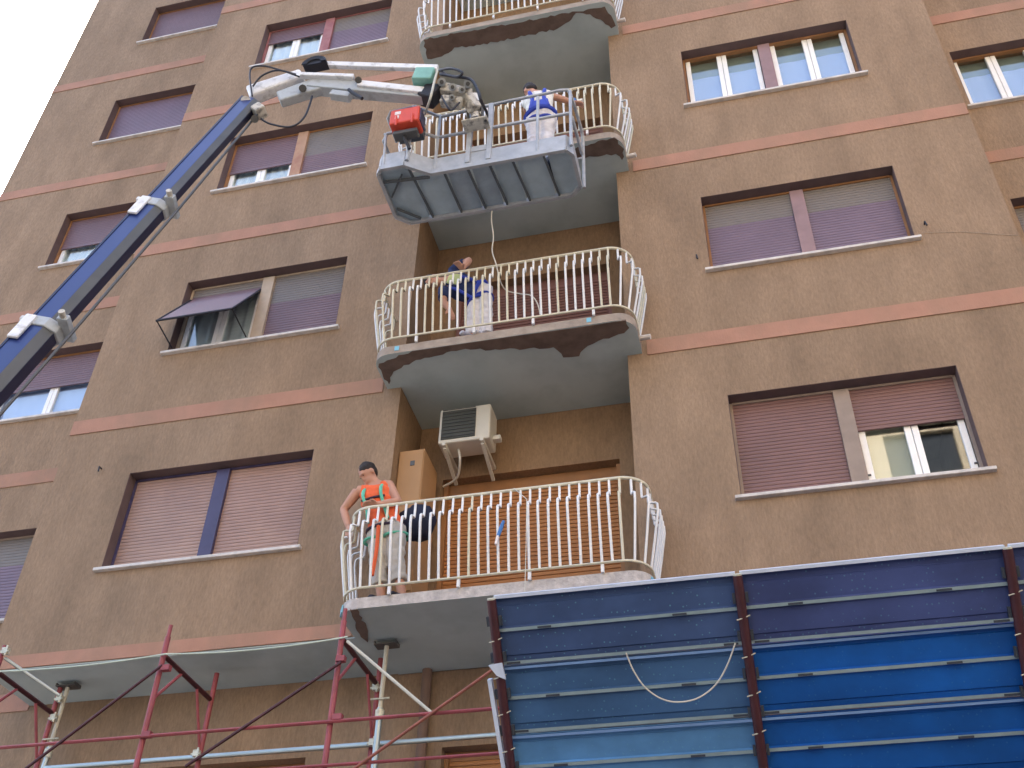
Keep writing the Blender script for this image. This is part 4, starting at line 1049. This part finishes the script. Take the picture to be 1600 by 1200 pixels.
# worker on the balcony below the basket: bent over sideways
def exB(P, sp, side, front, sh, hip, kn):
    MB().beam(sp(.72)+front*.123-side*.05, sp(.72)+front*.123+side*.09, .02, .16, sp(1)-sp(0)).build('reflective_patch', 'lime_patch', P, bevel=.008)
    for s_ in (-1, 1): strap(P, [sp(.05)+side*s_*.11+front*.12, sp(.5)+side*s_*.09+front*.12, sp(.9)+side*s_*.09+front*.07], 'blue_harness', .04)
    band_ring(P, sp(.03), side*.18, front*.14, 'blue_harness', .024)
    for i, s_ in enumerate((-1, 1)):
        c = hip.lerp(kn[i], .32)+side*s_*.02; band_ring(P, c, Vector((.11, 0, .03)), Vector((0, .11, 0)), 'blue_harness', .016, 'leg_strap')
yB = -.36
b = lambda u, v, y=yB: at(u, v, y=y)
worker('worker in navy shirt and white trousers bent over on the balcony under the basket',
       b(752, 462), b(702, 440, -.40), b(678, 440, -.42), (-.93, -.1, .2), (-.2, -.6, -.75),
       [b(694, 452, -.44), b(708, 424, -.36)], [b(693, 472, -.48), b(733, 407, -.50)], [b(703, 484, -.5), b(722, 420, -.60)],
       [b(738, 490, -.38), b(758, 487, -.36)], [(-2.58, -.43, 9.685), (-2.43, -.40, 9.685)], (-.5, -1, 0),
       (.35, -.2, .9), (-.15, -1, -.25), 'navy_shirt', 'painter_white', .75, .93, 'shoe_white', [(.3, 0, -.9), (-.3, -.9, .1)], [(-.5, .5, 0), (0, 0, -1)], exB)

# worker in the basket, back to the street, reaching to the railing with his right arm
def exC(P, sp, side, front, sh, hip, kn):
    for s_ in (-1, 1): strap(P, [sp(.05)+side*s_*.11-front*.125, sp(.45)+side*s_*.07-front*.125, sp(.72)+side*s_*.09-front*.135, sp(.93)+side*s_*.09-front*.06, sp(.93)+side*s_*.09+front*.06], 'blue_harness', .05)
    band_ring(P, sp(.05), side*.18, front*.14, 'blue_harness', .03)
    MB().beam(sp(.22)-front*.125-side*.10, sp(.22)-front*.125+side*.12, .03, .17, sp(1)-sp(0)).build('overall_bib', 'blue_harness', P, bevel=.012)
    for i, s_ in enumerate((-1, 1)):
        c = hip.lerp(kn[i], .30)+side*s_*.03; band_ring(P, c, side*.112, front*.112, 'blue_harness', .02, 'leg_strap')
yC = -1.27
c = lambda u, v, y=yC: at(u, v, y=y)
worker('worker in white clothes and blue harness standing in the lift basket',
       c(845, 186), c(840, 150, -1.20), c(829, 144, -1.14), (-.35, .35, .85), (-.4, .9, -.3),
       [c(826, 158, -1.22), c(853, 149, -1.18)], [c(822, 172, -1.08), c(872, 153, -1.10)], [c(836, 182, -.98), c(895, 160, -1.0)],
       [c(836, 212, -1.25), c(855, 214, -1.22)], [(-1.72, -1.30, ZF+.098), (-1.52, -1.26, ZF+.098)], (-.1, 1, 0),
       (.97, .1, .15), (-.1, .98, -.2), 'white_shirt', 'painter_white', .5, .93, 'shoe', [(.2, .8, -.3), (.8, .3, -.1)], [(0, 0, -1), (0, 0, -1)], exC)
p = c(898, 160, -1.0)
pr_ = thing('paint_roller', 'small paint roller in the hand of the worker in the lift basket', 'paint roller', p)
MB().tube([p+Vector((0, 0, -.12)), p+Vector((0, 0, .08)), p+Vector((.02, .06, .10))], .011, 8).build('handle', 'plastic_blue', pr_, smooth=True)
MB().tube([p+Vector((-.05, .06, .10)), p+Vector((.09, .06, .10))], .022, 10).build('sleeve', 'white_shirt', pr_, smooth=True)
